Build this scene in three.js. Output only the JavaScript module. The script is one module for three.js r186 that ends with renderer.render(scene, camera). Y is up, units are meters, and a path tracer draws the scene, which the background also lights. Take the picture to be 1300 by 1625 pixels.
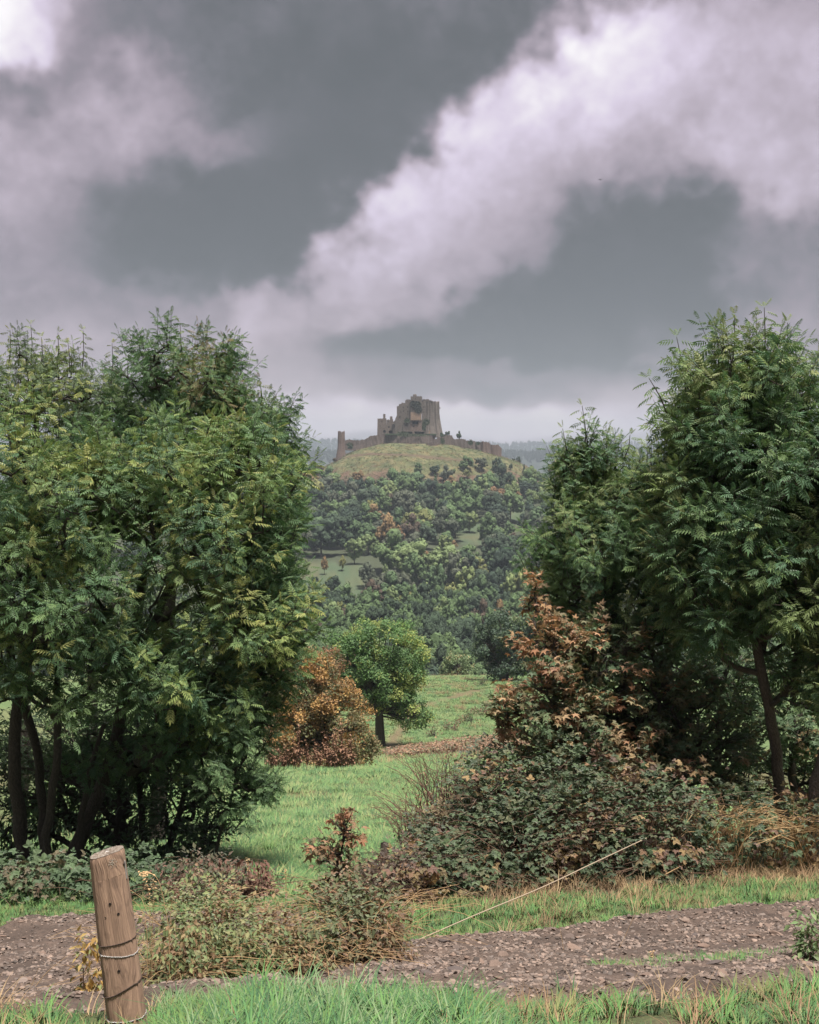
import * as THREE from 'three';
import { mergeGeometries } from 'three/addons/utils/BufferGeometryUtils.js';
import { createNoise2D, createNoise3D } from 'simplex-noise';

// ---------------------------------------------------------------- camera, sky, sun, exposure
const scene = new THREE.Scene();
const EYE = 1.65, FPX = 2000, HORIZON = 735, PITCH = Math.atan((812.5 - HORIZON) / FPX);
const camera = new THREE.PerspectiveCamera(2 * Math.atan(812.5 / FPX) * 180 / Math.PI, 819 / 1024, 0.1, 20000);
camera.position.set(0, EYE, 0);
camera.rotation.x = -PITCH;
scene.add(camera);
const renderer = new THREE.WebGLRenderer();
renderer.toneMapping = THREE.LinearToneMapping;
const EXPOSURE = 5.5;
renderer.toneMappingExposure = EXPOSURE;
renderer.shadowMap.enabled = true;
const sun = new THREE.DirectionalLight(new THREE.Color(1.0, 0.93, 0.84), 1.5);
sun.position.set(20, 120, 32);
sun.castShadow = true;
sun.shadow.radius = 22;
Object.assign(sun.shadow.camera, { left: -60, right: 60, top: 60, bottom: -60, near: 1, far: 400 });
scene.add(sun, sun.target);
scene.fog = new THREE.FogExp2(new THREE.Color(0.74, 0.86, 1.0), 0.00018);

// ---------------------------------------------------------------- numbers
function rngOf(seed) {
  let s = seed >>> 0;
  return () => { s = (s + 0x6d2b79f5) | 0; let t = Math.imul(s ^ (s >>> 15), 1 | s); t = (t + Math.imul(t ^ (t >>> 7), 61 | t)) ^ t; return ((t ^ (t >>> 14)) >>> 0) / 4294967296; };
}
const n2 = createNoise2D(rngOf(11)), n3 = createNoise3D(rngOf(12));
const fbm2 = (x, y, o = 4) => { let s = 0, a = 0.5; for (let i = 0; i < o; i++) { s += a * n2(x, y); x = x * 2.03 + 17.1; y = y * 2.03 - 9.7; a *= 0.5; } return s; };
const fbm3 = (x, y, z, o = 4) => { let s = 0, a = 0.5; for (let i = 0; i < o; i++) { s += a * n3(x, y, z); x = x * 2.03 + 17.1; y = y * 2.03 - 9.7; z = z * 2.03 + 3.3; a *= 0.5; } return s; };
const clamp = (x, a, b) => Math.min(b, Math.max(a, x)), lerp = (a, b, t) => a + (b - a) * t;
const smooth = (a, b, x) => { const t = clamp((x - a) / (b - a), 0, 1); return t * t * (3 - 2 * t); };
const V = (x, y, z) => new THREE.Vector3(x, y, z);
const lin = (c) => (c <= 0.04045 ? c / 12.92 : Math.pow((c + 0.055) / 1.055, 2.4));
function curve(xs, ys) {            // monotone cubic through a table
  const n = xs.length, m = new Array(n), s = [];
  for (let i = 0; i < n - 1; i++) s.push((ys[i + 1] - ys[i]) / (xs[i + 1] - xs[i]));
  m[0] = s[0]; m[n - 1] = s[n - 2];
  for (let i = 1; i < n - 1; i++) m[i] = s[i - 1] * s[i] <= 0 ? 0 : 2 * s[i - 1] * s[i] / (s[i - 1] + s[i]);
  return (x) => {
    if (x <= xs[0]) return ys[0] + m[0] * (x - xs[0]);
    if (x >= xs[n - 1]) return ys[n - 1];
    let i = 0; while (x > xs[i + 1]) i++;
    const h = xs[i + 1] - xs[i], t = (x - xs[i]) / h, t2 = t * t, t3 = t2 * t;
    return (2 * t3 - 3 * t2 + 1) * ys[i] + (t3 - 2 * t2 + t) * h * m[i] + (-2 * t3 + 3 * t2) * ys[i + 1] + (t3 - t2) * h * m[i + 1];
  };
}

// ---------------------------------------------------------------- sky: a closed deck of rain cloud, one break ahead
{
  const W = 4096, Hh = 2048, data = new Float32Array(W * Hh * 4);
  // cloud masses: azimuth and elevation in degrees (right and up), half sizes, turn, brightness
  const D = (px, py, rx, ry, turn, v) => ({ a: (px - 650) / 35.3, e: (735 - py) / 35.3, ra: rx / 35.3, re: ry / 35.3, c: Math.cos(turn * Math.PI / 180), s: Math.sin(turn * Math.PI / 180), v });
  const masses = [
    D(20, 50, 110, 90, 0, 0.93), D(60, 190, 120, 35, 0, 0.49), D(170, 90, 60, 80, -20, 0.50), D(240, 195, 100, 45, 10, 0.68), D(90, 290, 160, 70, 20, 0.66),
    D(365, 255, 80, 32, 8, 0.57), D(330, 60, 150, 80, 0, 0.47), D(600, 110, 220, 90, 8, 0.42), D(700, 20, 200, 50, 0, 0.47), D(480, 190, 150, 60, 0, 0.42), D(560, 260, 130, 50, 30, 0.42),
    D(360, 390, 160, 60, 4, 0.36), D(250, 350, 140, 60, 0, 0.42), D(470, 340, 90, 60, 20, 0.38), D(30, 400, 110, 60, 0, 0.59), D(120, 470, 160, 40, 0, 0.58),
    D(330, 490, 150, 35, 0, 0.60), D(940, 140, 115, 55, 30, 1.02), D(1080, 120, 110, 70, 20, 0.82), D(855, 215, 110, 62, 40, 0.76), D(1000, 250, 120, 22, 20, 0.60), D(755, 280, 105, 55, 42, 0.90), D(700, 320, 45, 40, 45, 0.74), D(640, 365, 85, 48, 45, 0.84), D(1010, 200, 150, 70, 25, 0.72), D(700, 400, 110, 60, 40, 0.70), D(820, 320, 90, 60, 40, 0.68),
    D(560, 420, 85, 45, 38, 0.76), D(760, 390, 90, 60, 30, 0.66), D(480, 490, 90, 45, 20, 0.70), D(640, 450, 80, 40, 0, 0.62), D(900, 15, 170, 45, 0, 0.50), D(1090, 20, 120, 45, 0, 0.58), D(1230, 60, 130, 70, 0, 0.66), D(1190, 190, 110, 70, 0, 0.70),
    D(1250, 300, 80, 50, 0, 0.69), D(1060, 260, 100, 45, 30, 0.60), D(960, 400, 130, 90, -10, 0.37), D(1080, 430, 120, 70, 0, 0.38), D(860, 510, 160, 50, 0, 0.37), D(660, 525, 130, 35, 4, 0.40),
    D(1000, 540, 130, 35, 8, 0.39), D(1230, 440, 110, 60, 0, 0.53), D(1200, 550, 140, 40, 0, 0.58), D(1280, 640, 120, 40, 0, 0.6), D(850, 592, 160, 14, 0, 0.56), D(640, 590, 160, 18, 0, 0.50), D(760, 625, 200, 14, 0, 0.52), D(800, 668, 190, 20, 0, 0.86),
    D(480, 660, 90, 26, 0, 0.84), D(430, 600, 100, 30, 0, 0.64), D(250, 600, 190, 60, 0, 0.63), D(30, 580, 160, 60, 0, 0.64), D(1050, 640, 120, 25, 0, 0.74),
  ];
  const tone = [[0.0, 0.10, 0.12, 0.13], [0.34, 0.350, 0.368, 0.385], [0.45, 0.452, 0.452, 0.485], [0.56, 0.580, 0.545, 0.592], [0.68, 0.715, 0.668, 0.722], [0.85, 0.875, 0.83, 0.91], [1.0, 1.0, 0.985, 1.0], [1.3, 1.25, 1.24, 1.25]];
  const colour = [0, 0, 0];
  const toneOf = (v) => { let i = 0; while (i < tone.length - 2 && v > tone[i + 1][0]) i++; const t = clamp((v - tone[i][0]) / (tone[i + 1][0] - tone[i][0]), 0, 1); for (let c = 0; c < 3; c++) colour[c] = lin(lerp(tone[i][c + 1], tone[i + 1][c + 1], t)); };
  for (let row = 0; row < Hh; row++) {
    const el = ((row + 0.5) / Hh - 0.5) * 180, elr = el * Math.PI / 180;
    for (let col = 0; col < W; col++) {
      const ang = ((col + 0.5) / W - 0.5) * 2 * Math.PI;          // direction (cos, ., sin): ahead (-z) is -90 degrees
      let az = ang * 180 / Math.PI + 90; if (az > 180) az -= 360;
      const o = (row * W + col) * 4;
      if (el < -1) { data[o] = data[o + 1] = data[o + 2] = 0.035; data[o + 3] = 1; continue; }
      const x = Math.cos(elr) * Math.cos(ang), y = Math.sin(elr), z = Math.cos(elr) * Math.sin(ang), k = 1 / (y + 0.16);
      const near = Math.abs(az) < 26 && el < 30;
      // the deck everywhere: long rolls of cloud seen in perspective
      const wx = x * k * 1.3, wz = z * k * 1.3;
      let v = 0.44 + 0.30 * fbm2(wx + 3.1, wz - 1.7, near ? 5 : 4) + 0.10 * fbm2(wx * 3.2 + 9, wz * 3.2, 3);
      v += 0.13 * smooth(18, 60, el);
      if (near) {
        const q = fbm3(az * 0.09, el * 0.11, 4.2, 4), q2 = fbm3(az * 0.09 + 40, el * 0.11, 1.2, 4), qf = fbm3(az * 0.45, el * 0.45, 8.1, 4);
        const qm = fbm3(az * 0.22 + 9, el * 0.25, 6.6, 3), hw = 0.25 + 0.75 * smooth(2, 7, el), qg = fbm3(az * 0.5 + 30, el * 0.55, 3.3, 4), aa = az + (q * 1.5 + qm * 1.1) * hw + qf * 0.9, ee = el + (q2 * 1.0 - qm * 0.7) * hw + qg * 0.8 * hw;
        let sw = 0, sv = 0;
        for (const m of masses) {
          const da = aa - m.a, de = ee - m.e, u = (da * m.c + de * m.s) / m.ra, w = (-da * m.s + de * m.c) / m.re, d2 = u * u + w * w;
          if (d2 > 12) continue;
          const g = Math.exp(-d2 * 1.0); sw += g; sv += g * m.v;
        }
        const inn = clamp(sw * 3.5, 0, 1) * (1 - smooth(19, 26, Math.abs(az))) * (1 - smooth(21, 30, el));
        const f0 = sv / Math.max(sw, 1e-6) - 0.56, f = 0.56 + f0 * (f0 < 0 ? 1.6 : 1.2);
        v = lerp(v, f + qf * (0.05 + 0.04 * smooth(0.55, 0.85, f)) * hw + qm * 0.07 + q * 0.05 + 0.03 * hw * fbm3(az * 1.6, el * 1.9, 2.2, 3), inn);
      }
      if (el < 3) v = lerp(v, 0.84, (1 - smooth(-1, 3, el)) * 0.7);
      toneOf(v < 0.40 ? 0.345 + 0.055 * Math.exp((v - 0.40) / 0.055) : Math.min(v, 1.12));
      const warm = 1 - smooth(1, 9, el); colour[0] *= 1 + 0.06 * warm; colour[2] *= 1 - 0.07 * warm;
      const lift = 1 + 0.8 * smooth(22, 80, el);
      data[o] = colour[0] / EXPOSURE * lift; data[o + 1] = colour[1] / EXPOSURE * lift; data[o + 2] = colour[2] / EXPOSURE * lift; data[o + 3] = 1;
    }
  }
  const sky = new THREE.DataTexture(data, W, Hh, THREE.RGBAFormat, THREE.FloatType);
  sky.mapping = THREE.EquirectangularReflectionMapping; sky.magFilter = THREE.LinearFilter; sky.needsUpdate = true;
  scene.background = sky; scene.environment = sky;
}

// ---------------------------------------------------------------- names, labels
const taken = new Map();
function numbered(name) { const n = taken.get(name) ?? 0; taken.set(name, n + 1); return n ? name + '_' + String(n).padStart(3, '0') : name; }
function tag(o, label, category, group, kind) { o.userData.label = label; if (category) o.userData.category = category; if (group) o.userData.group = group; if (kind) o.userData.kind = kind; return o; }
function thing(name, label, category, group) { const o = new THREE.Group(); o.name = numbered(name); scene.add(o); return tag(o, label, category, group); }
function part(name, geometry, material, parent) { const m = new THREE.Mesh(geometry, material); m.name = name; m.castShadow = m.receiveShadow = true; parent.add(m); return m; }
function structure(name, geometry, material, label) { const m = part(numbered(name), geometry, material, scene); m.userData.kind = 'structure'; m.userData.label = label; m.userData.category = name.replace(/_/g, ' '); return m; }
function copies(name, geometry, material, list, parent) {     // list: { m: 16 numbers, c: [r, g, b] }
  const im = new THREE.InstancedMesh(geometry, material, list.length);
  const col = new Float32Array(list.length * 3);
  list.forEach((e, i) => { im.instanceMatrix.array.set(e.m, i * 16); col.set(e.c, i * 3); });
  im.instanceColor = new THREE.InstancedBufferAttribute(col, 3);
  im.name = name; im.castShadow = im.receiveShadow = true; im.userData.kind = 'stuff'; parent.add(im);
  return im;
}
const basis = (p, side, up, dir, sx, sy, sz) => [side.x * sx, side.y * sx, side.z * sx, 0, up.x * sy, up.y * sy, up.z * sy, 0, dir.x * sz, dir.y * sz, dir.z * sz, 0, p.x, p.y, p.z, 1];

// ---------------------------------------------------------------- lie of the land
const drop = curve([-400, -50, 0, 3, 5, 6.2, 7.3, 9.4, 12, 50, 85, 150, 165, 220, 420, 470, 520, 560, 620, 680, 760, 900, 1500, 2200, 2900, 3250, 3700, 4400, 5200, 6500],
  [-20, 1.0, 1.65, 1.8, 2.25, 2.62, 2.98, 3.36, 3.99, 12.5, 19.3, 25.9, 28.5, 45, 51, 47, 43, 38, 32, 24, 24, 40, 75, 70, 0, -24, 20, 10, -78, -20]);
const hillShape = curve([0, 20, 34, 46, 68, 90, 130, 200, 320], [12.6, 12.4, 8.8, 3.4, -9.5, -18, -26, -36, -60]);
const HX = 2, HD = 806;
function H(x, z) {
  const d = -z, r = Math.hypot(x, d);
  let e = -drop(r > 1000 ? r : d) + 0.03 * x * (1 - smooth(15, 60, Math.abs(d)));
  if (r > 2300) e += fbm2(x * 0.00035 + 5, r * 0.0004, 4) * 20 + fbm2(x * 0.004, d * 0.004, 3) * 6;
  else if (d > 180) e += fbm2(x * 0.006, d * 0.006, 3) * 7 * smooth(180, 320, d) * (1 - 0.6 * smooth(1200, 2200, d));
  if (d > 12 && d < 200) e += fbm2(x * 0.02 + 3, d * 0.02, 3) * 0.5 * smooth(12, 40, d);
  if (Math.abs(x) > d * 0.25 && d > 100) e += 0.02 * (Math.abs(x) - d * 0.25);
  if (d > 500 && d < 1200) {
    const dx = x - HX, h = hillShape(Math.hypot(dx * (dx > 0 ? 0.78 : 1), (d - HD) * 0.97)) + fbm2(x * 0.03, d * 0.03, 3) * 1.1;
    const k = 6, t = clamp(0.5 + 0.5 * (h - e) / k, 0, 1); e = lerp(e, h, t) + k * t * (1 - t);
  }
  if (d < 30) e += 0.035 * fbm2(x * 0.9, d * 0.9, 3);
  return e + EYE;
}
const rayOf = (px, py) => { const y = (812.5 - py) / FPX, c = Math.cos(-PITCH), s = Math.sin(-PITCH); return V((px - 650) / FPX, y * c + s, y * s - c); };
const at = (px, py, d) => { const r = rayOf(px, py), k = d / -r.z; return V(r.x * k, EYE + r.y * k, -d); };
function onGround(px, py) {
  const r = rayOf(px, py); let a = 0.5, b = a;
  for (let i = 0; i < 2000; i++) { b = a * 1.01 + 0.01; const k = b / -r.z; if (EYE + r.y * k < H(r.x * k, -b)) break; a = b; }
  for (let i = 0; i < 24; i++) { const m = (a + b) / 2, k = m / -r.z; if (EYE + r.y * k < H(r.x * k, -m)) b = m; else a = m; }
  return at(px, py, b);
}
const perPx = (d) => d / FPX;

// ---------------------------------------------------------------- textures
function noiseTexture(size, fn, colour = false) {
  const data = new Uint8Array(size * size * 4);
  for (let y = 0; y < size; y++) for (let x = 0; x < size; x++) { const v = fn(x / size, y / size); for (let c = 0; c < 3; c++) data[(y * size + x) * 4 + c] = clamp(Array.isArray(v) ? v[c] : v, 0, 1) * 255; data[(y * size + x) * 4 + 3] = 255; }
  const t = new THREE.DataTexture(data, size, size); t.wrapS = t.wrapT = THREE.RepeatWrapping; t.magFilter = THREE.LinearFilter; t.minFilter = THREE.LinearMipmapLinearFilter; t.generateMipmaps = true;
  if (colour) t.colorSpace = THREE.SRGBColorSpace;
  t.needsUpdate = true; return t;
}
const wrap = (u, v, f, sc = 1) => { const a = u * 6.2832, b = v * 6.2832; return fbm3(Math.cos(a) * f + Math.cos(b) * f * 0.7, Math.sin(a) * f + 5, Math.sin(b) * f * sc - Math.cos(b) * f * 0.3, 5); };
const earthMap = noiseTexture(512, (u, v) => 0.80 + 0.34 * wrap(u, v, 2.2) + 0.16 * wrap(u, v, 9));
const earthBump = noiseTexture(512, (u, v) => 0.5 + 0.5 * wrap(u, v, 8) + 0.2 * wrap(u, v, 22));
const barkMap = noiseTexture(256, (u, v) => 0.72 + 0.5 * wrap(u, v, 3.5) + 0.25 * wrap(u * 3 % 1, v, 5));
const stoneMap = noiseTexture(512, (u, v) => { const a = 0.78 + 0.30 * wrap(u, v, 3), b = 0.2 * wrap(u, v, 14); return [a + b + 0.03, a + b, a + b - 0.02]; });

const M = {
  ground: new THREE.MeshStandardMaterial({ vertexColors: true, roughness: 1, map: earthMap, bumpMap: earthBump, bumpScale: 0.03 }),
  bark: new THREE.MeshStandardMaterial({ color: new THREE.Color(0.095, 0.080, 0.066), roughness: 0.95, map: barkMap, bumpMap: barkMap, bumpScale: 0.012 }),
  twig: new THREE.MeshStandardMaterial({ color: new THREE.Color(0.15, 0.095, 0.065), roughness: 0.9 }),
  leaf: new THREE.MeshPhysicalMaterial({ color: 0xffffff, roughness: 0.85, transmission: 0.4, thickness: 0, vertexColors: true }),
  farLeaf: new THREE.MeshStandardMaterial({ color: 0xffffff, roughness: 0.9, vertexColors: true }),
  blade: new THREE.MeshStandardMaterial({ color: 0xffffff, roughness: 0.65 }),
  straw: new THREE.MeshStandardMaterial({ color: new THREE.Color(0.46, 0.31, 0.16), roughness: 0.8 }),
};
// ---------------------------------------------------------------- tracks and clearings on the ground
const farEdge = [[-600, 1520], [-200, 1500], [0, 1480], [60, 1458], [200, 1452], [480, 1452], [560, 1474], [640, 1500], [760, 1490], [900, 1474], [1000, 1458], [1150, 1441], [1300, 1430], [1500, 1415], [2000, 1395]].map(([a, b]) => onGround(a, b));
const nearEdge = [[-600, 1650], [-200, 1630], [0, 1612], [150, 1608], [230, 1595], [450, 1585], [560, 1588], [700, 1596], [760, 1598], [850, 1596], [1000, 1592], [1150, 1582], [1300, 1566], [1500, 1550], [2000, 1530]].map(([a, b]) => onGround(a, b));
const edgeAt = (e, x) => { if (x <= e[0].x) return -e[0].z; for (let i = 0; i < e.length - 1; i++) if (x <= e[i + 1].x) return lerp(-e[i].z, -e[i + 1].z, (x - e[i].x) / (e[i + 1].x - e[i].x)); return -e[e.length - 1].z; };
const trackFar = (x) => edgeAt(farEdge, x) + 0.12 * fbm2(x * 1.3, 4.4, 3), trackNear = (x) => edgeAt(nearEdge, x) + 0.14 * fbm2(x * 1.2, 14.4, 3);
const onTrack = (x, d) => d > trackNear(x) && d < trackFar(x);
const inside = (poly, x, z) => { let c = false; for (let i = 0, j = poly.length - 1; i < poly.length; j = i++) { const a = poly[i], b = poly[j]; if ((a.z > z) !== (b.z > z) && x < (b.x - a.x) * (z - a.z) / (b.z - a.z) + a.x) c = !c; } return c; };
const clearings = [
  [[440, 900], [520, 893], [566, 897], [600, 912], [575, 926], [604, 938], [560, 952], [470, 962], [430, 950]],
  [[718, 838], [760, 828], [778, 850], [770, 868], [735, 868]],
  [[800, 806], [836, 800], [842, 826], [812, 832]],
  [[500, 853], [540, 848], [556, 858], [500, 870]],
].map((p) => p.map(([a, b]) => onGround(a, b)));
const strip = (pts) => { const w = pts.map(([a, b]) => onGround(a, b)); return (x, z) => { let m = 1e9; for (let i = 0; i < w.length - 1; i++) { const a = w[i], b = w[i + 1], dx = b.x - a.x, dz = b.z - a.z, t = clamp(((x - a.x) * dx + (z - a.z) * dz) / (dx * dx + dz * dz), 0, 1); m = Math.min(m, Math.hypot(x - a.x - dx * t, z - a.z - dz * t)); } return m; }; };
const hillPath = strip([[545, 727], [575, 722], [600, 721], [640, 722], [690, 727], [760, 735]]);
const fieldPath = strip([[618, 1184], [626, 1172], [660, 1120], [720, 1108], [760, 1096]]), fieldPath2 = strip([[650, 1125], [700, 1112], [740, 1098], [790, 1092]]);
const brownStrip = strip([[590, 1200], [680, 1197], [780, 1185], [900, 1175]]);
const fieldLip = strip([[690, 1088], [730, 1082], [780, 1074]]);

// ---------------------------------------------------------------- the ground, one sheet to the far ridges
{
  const angles = [], dist = [0.001];
  for (let a = -180; a < -26; a += 4) angles.push(a);
  for (let a = -26; a < 26; a += 0.2) angles.push(a);
  for (let a = 26; a <= 180.01; a += 4) angles.push(Math.min(a, 180));
  if (angles[angles.length - 1] < 180) angles.push(180);
  for (let d = 0.5; d < 7000;) { dist.push(d); d = d < 700 ? d * 1.025 : d < 860 ? d + 2.2 : d < 2300 ? d * 1.03 : d * 1.012; if (dist.length > 3 && dist[dist.length - 2] < 700 && d > 700) d = 700; }
  const n = angles.length, pos = [], col = [], uv = [], idx = [];
  const c = [0, 0, 0], mix = (r, g, b, t) => { c[0] = lerp(c[0], r, t); c[1] = lerp(c[1], g, t); c[2] = lerp(c[2], b, t); };
  for (const d of dist) for (const a of angles) {
    const x = Math.sin(a * Math.PI / 180) * d, z = -Math.cos(a * Math.PI / 180) * d, dd = -z;
    pos.push(x, H(x, z), z); uv.push(x / 3.1, z / 3.1);
    const s1 = fbm2(x * 0.35, dd * 0.35, 4), s2 = fbm2(x * 0.05 + 8, dd * 0.05, 4), s3 = fbm2(x * 0.012, dd * 0.012 + 4, 4);
    c[0] = 0.080; c[1] = 0.105; c[2] = 0.038;                                                 // turf
    if (dd < 11) mix(0.115, 0.082, 0.052, smooth(-0.1, 0.25, s1));                            // soil between the tufts
    else mix(0.16, 0.22, 0.08, smooth(-0.3, 0.3, s1) * 0.8);
    if (dd > 24 && dd < 62) mix(0.15, 0.115, 0.06, smooth(0.0, 0.3, s2 + 0.4 * s1) * 0.7);
    if (dd > 62 && dd < 200) {
      mix(0.14, 0.22, 0.082, 0.9); mix(0.19, 0.20, 0.09, smooth(0, 0.35, s2) * 0.7);
      mix(0.20, 0.13, 0.08, 0.75 * (1 - smooth(0.3, 0.9, Math.min(fieldPath(x, z), fieldPath2(x, z)) + s1 * 0.6)));
      mix(0.17, 0.095, 0.06, 1 - smooth(1.2, 3.4, brownStrip(x, z) + s1 * 2));
      mix(0.24, 0.17, 0.09, (1 - smooth(0.6, 2.4, fieldLip(x, z) + s1 * 2)));
    }
    if (dd > 165) {
      let open = 0; for (const p of clearings) if (dd > 400 && inside(p, x, z)) open = 1;
      mix(0.062, 0.078, 0.042, smooth(165, 200, dd)); mix(0.10, 0.085, 0.055, 0.5 * smooth(0.1, 0.3, s3));
      if (open) { c[0] = 0.075; c[1] = 0.115; c[2] = 0.060; mix(0.11, 0.12, 0.06, smooth(-0.2, 0.3, s2)); }
      const hr = Math.hypot((x - HX) * (x > HX ? 0.78 : 1), dd - HD);
      if (dd > 500 && dd < 1200) {
        const g = 1 - smooth(66, 74, hr + s2 * 16);
        mix(0.155, 0.165, 0.075, g); mix(0.095, 0.115, 0.05, g * smooth(-0.12, 0.2, s2)); mix(0.23, 0.185, 0.095, g * smooth(0.1, 0.3, s1) * 0.6); mix(0.10, 0.11, 0.06, g * smooth(0.0, 0.3, -s1) * 0.5);
        mix(0.17, 0.10, 0.075, (1 - smooth(3, 10, Math.abs(hr + s2 * 16 - 72))) * 0.8);
        mix(0.12, 0.08, 0.055, (1 - smooth(0.9, 2.4, hillPath(x, z))) * 0.9);
      }
      if (dd > 1400) { c[0] = 0.030; c[1] = 0.045; c[2] = 0.036; mix(0.075, 0.10, 0.06, smooth(0.16, 0.3, s3) * (1 - smooth(2700, 3000, dd))); }
    }
    const w = 1 + 0.16 * s1; col.push(c[0] * w, c[1] * w, c[2] * w);
  }
  for (let i = 0; i < dist.length - 1; i++) for (let j = 0; j < n - 1; j++) { const a = i * n + j; idx.push(a, a + 1, a + n, a + 1, a + n + 1, a + n); }
  const g = new THREE.BufferGeometry();
  g.setAttribute('position', new THREE.Float32BufferAttribute(pos, 3)); g.setAttribute('color', new THREE.Float32BufferAttribute(col, 3)); g.setAttribute('uv', new THREE.Float32BufferAttribute(uv, 2));
  g.setIndex(idx); g.computeVertexNormals();
  structure('ground', g, M.ground, 'grassy hillside falling to a wooded valley and rising to the castle hill');
}

// ---------------------------------------------------------------- the stony track
const stoneGeos = [0, 1, 2, 3, 4].map((k) => {
  const r = rngOf(300 + k), g = new THREE.IcosahedronGeometry(1, 1), p = g.attributes.position, planes = [];
  for (let i = 0; i < 9; i++) planes.push([V(r() - 0.5, r() - 0.5, r() - 0.5).normalize(), 0.42 + 0.34 * r()]);
  for (let i = 0; i < p.count; i++) {
    const v = V(p.getX(i), p.getY(i), p.getZ(i)); v.multiplyScalar(1 + 0.18 * n3(v.x * 1.4 + k * 9, v.y * 1.4, v.z * 1.4));
    for (const [nn, o] of planes) { const q = v.dot(nn); if (q > o) v.addScaledVector(nn, o - q); }
    p.setXYZ(i, v.x * 1.15, v.y * 0.5, v.z * 0.8);
  }
  g.computeVertexNormals(); return g;
});
const stoneMats = [[0.20, 0.150, 0.125], [0.15, 0.118, 0.104], [0.25, 0.185, 0.15], [0.12, 0.10, 0.095], [0.22, 0.16, 0.13]].map((c) => new THREE.MeshStandardMaterial({ color: new THREE.Color(...c), roughness: 0.92, map: stoneMap }));
const gravelMat = new THREE.MeshStandardMaterial({ color: 0xffffff, roughness: 0.95 });
{
  const trackSurf = (x, d) => { const a = trackNear(x) - 0.1, b = trackFar(x) + 0.1, t = clamp((d - a) / (b - a), 0, 1), e = Math.min(smooth(0, 0.09, t), smooth(0, 0.09, 1 - t)); return H(x, -d) + lerp(-0.03, 0.07, e) + e * (-0.04 * Math.exp(-Math.pow((t - 0.26) / 0.12, 2)) - 0.04 * Math.exp(-Math.pow((t - 0.76) / 0.13, 2)) + 0.02 * fbm2(x * 3, d * 3, 3)); };
  const pos = [], col = [], uv = [], idx = [], X0 = -9, X1 = 9, NX = 360, NT = 48;
  for (let i = 0; i <= NX; i++) {
    const x = lerp(X0, X1, i / NX), a = trackNear(x) - 0.1, b = trackFar(x) + 0.1;
    for (let j = 0; j <= NT; j++) {
      const t = j / NT, d = lerp(a, b, t);
      pos.push(x, trackSurf(x, d), -d); uv.push(x / 1.7, d / 1.7);
      const w = 1 + 0.35 * fbm2(x * 0.9 + 7, d * 2.2, 4), dark = smooth(0.1, 0.35, fbm2(x * 0.7, d * 1.8 + 30, 3)) * 0.45;
      col.push(lerp(0.125, 0.055, dark) * w, lerp(0.090, 0.042, dark) * w, lerp(0.072, 0.036, dark) * w);
      if (i < NX && j < NT) { const q = i * (NT + 1) + j; idx.push(q, q + NT + 1, q + 1, q + 1, q + NT + 1, q + NT + 2); }
    }
  }
  const g = new THREE.BufferGeometry();
  g.setAttribute('position', new THREE.Float32BufferAttribute(pos, 3)); g.setAttribute('color', new THREE.Float32BufferAttribute(col, 3)); g.setAttribute('uv', new THREE.Float32BufferAttribute(uv, 2)); g.setIndex(idx); g.computeVertexNormals();
  const track = structure('gravel_track', g, new THREE.MeshStandardMaterial({ vertexColors: true, roughness: 1, map: earthMap, bumpMap: earthBump, bumpScale: 0.02 }), 'stony brown farm track crossing the foreground');
  const r = rngOf(41), euler = new THREE.Euler(), q = new THREE.Quaternion(), m = new THREE.Matrix4();
  const spot = () => { for (;;) { const x = (r() * 2 - 1) * 4.2, a = trackNear(x), b = trackFar(x), d = lerp(a - 0.06, b + 0.1, r()); if (Math.abs(x) < d * 0.35 + 0.3) return [x, d]; } };
  const trackY = trackSurf;
  const lists = [[], [], [], [], []];
  for (let i = 0; i < 45000; i++) {
    const [x, d] = spot(), u = r(), s = 0.0045 + 0.015 * u * u * u + (r() < 0.10 ? 0.012 * r() : 0);
    if (fbm2(x * 1.1 + 3, d * 1.8, 3) < -0.06 && r() < 0.72) continue;
    euler.set((r() - 0.5) * 0.9, r() * 6.3, (r() - 0.5) * 0.9); q.setFromEuler(euler); m.compose(V(x, trackY(x, d) + s * 0.12, -d), q, V(s * (0.8 + 0.5 * r()), s * (0.7 + 0.4 * r()), s));
    const t = r(), w = 0.38 + 0.85 * r(); lists[i % 5].push({ m: m.toArray(), c: [lerp(0.155, 0.255, t) * w, lerp(0.128, 0.190, t) * w, lerp(0.114, 0.154, t) * w] });
  }
  lists.forEach((l, k) => tag(copies(numbered('gravel'), stoneGeos[k], gravelMat, l, scene), 'loose grey brown gravel strewn over the track', 'gravel', 'gravel on the track'));
  for (let i = 0; i < 270; i++) {                              // the larger stones one by one
    const [x, d] = spot(), s = 0.017 + 0.028 * Math.pow(r(), 2.6);
    const o = part('stone', stoneGeos[i % 5], stoneMats[Math.floor(r() * 5)], track);
    o.position.set(x, trackY(x, d) + s * 0.18, -d); o.rotation.set((r() - 0.5) * 0.6, r() * 6.3, (r() - 0.5) * 0.6); o.scale.set(s * (0.9 + 0.5 * r()), s * (0.7 + 0.4 * r()), s);
  }
}

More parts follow.
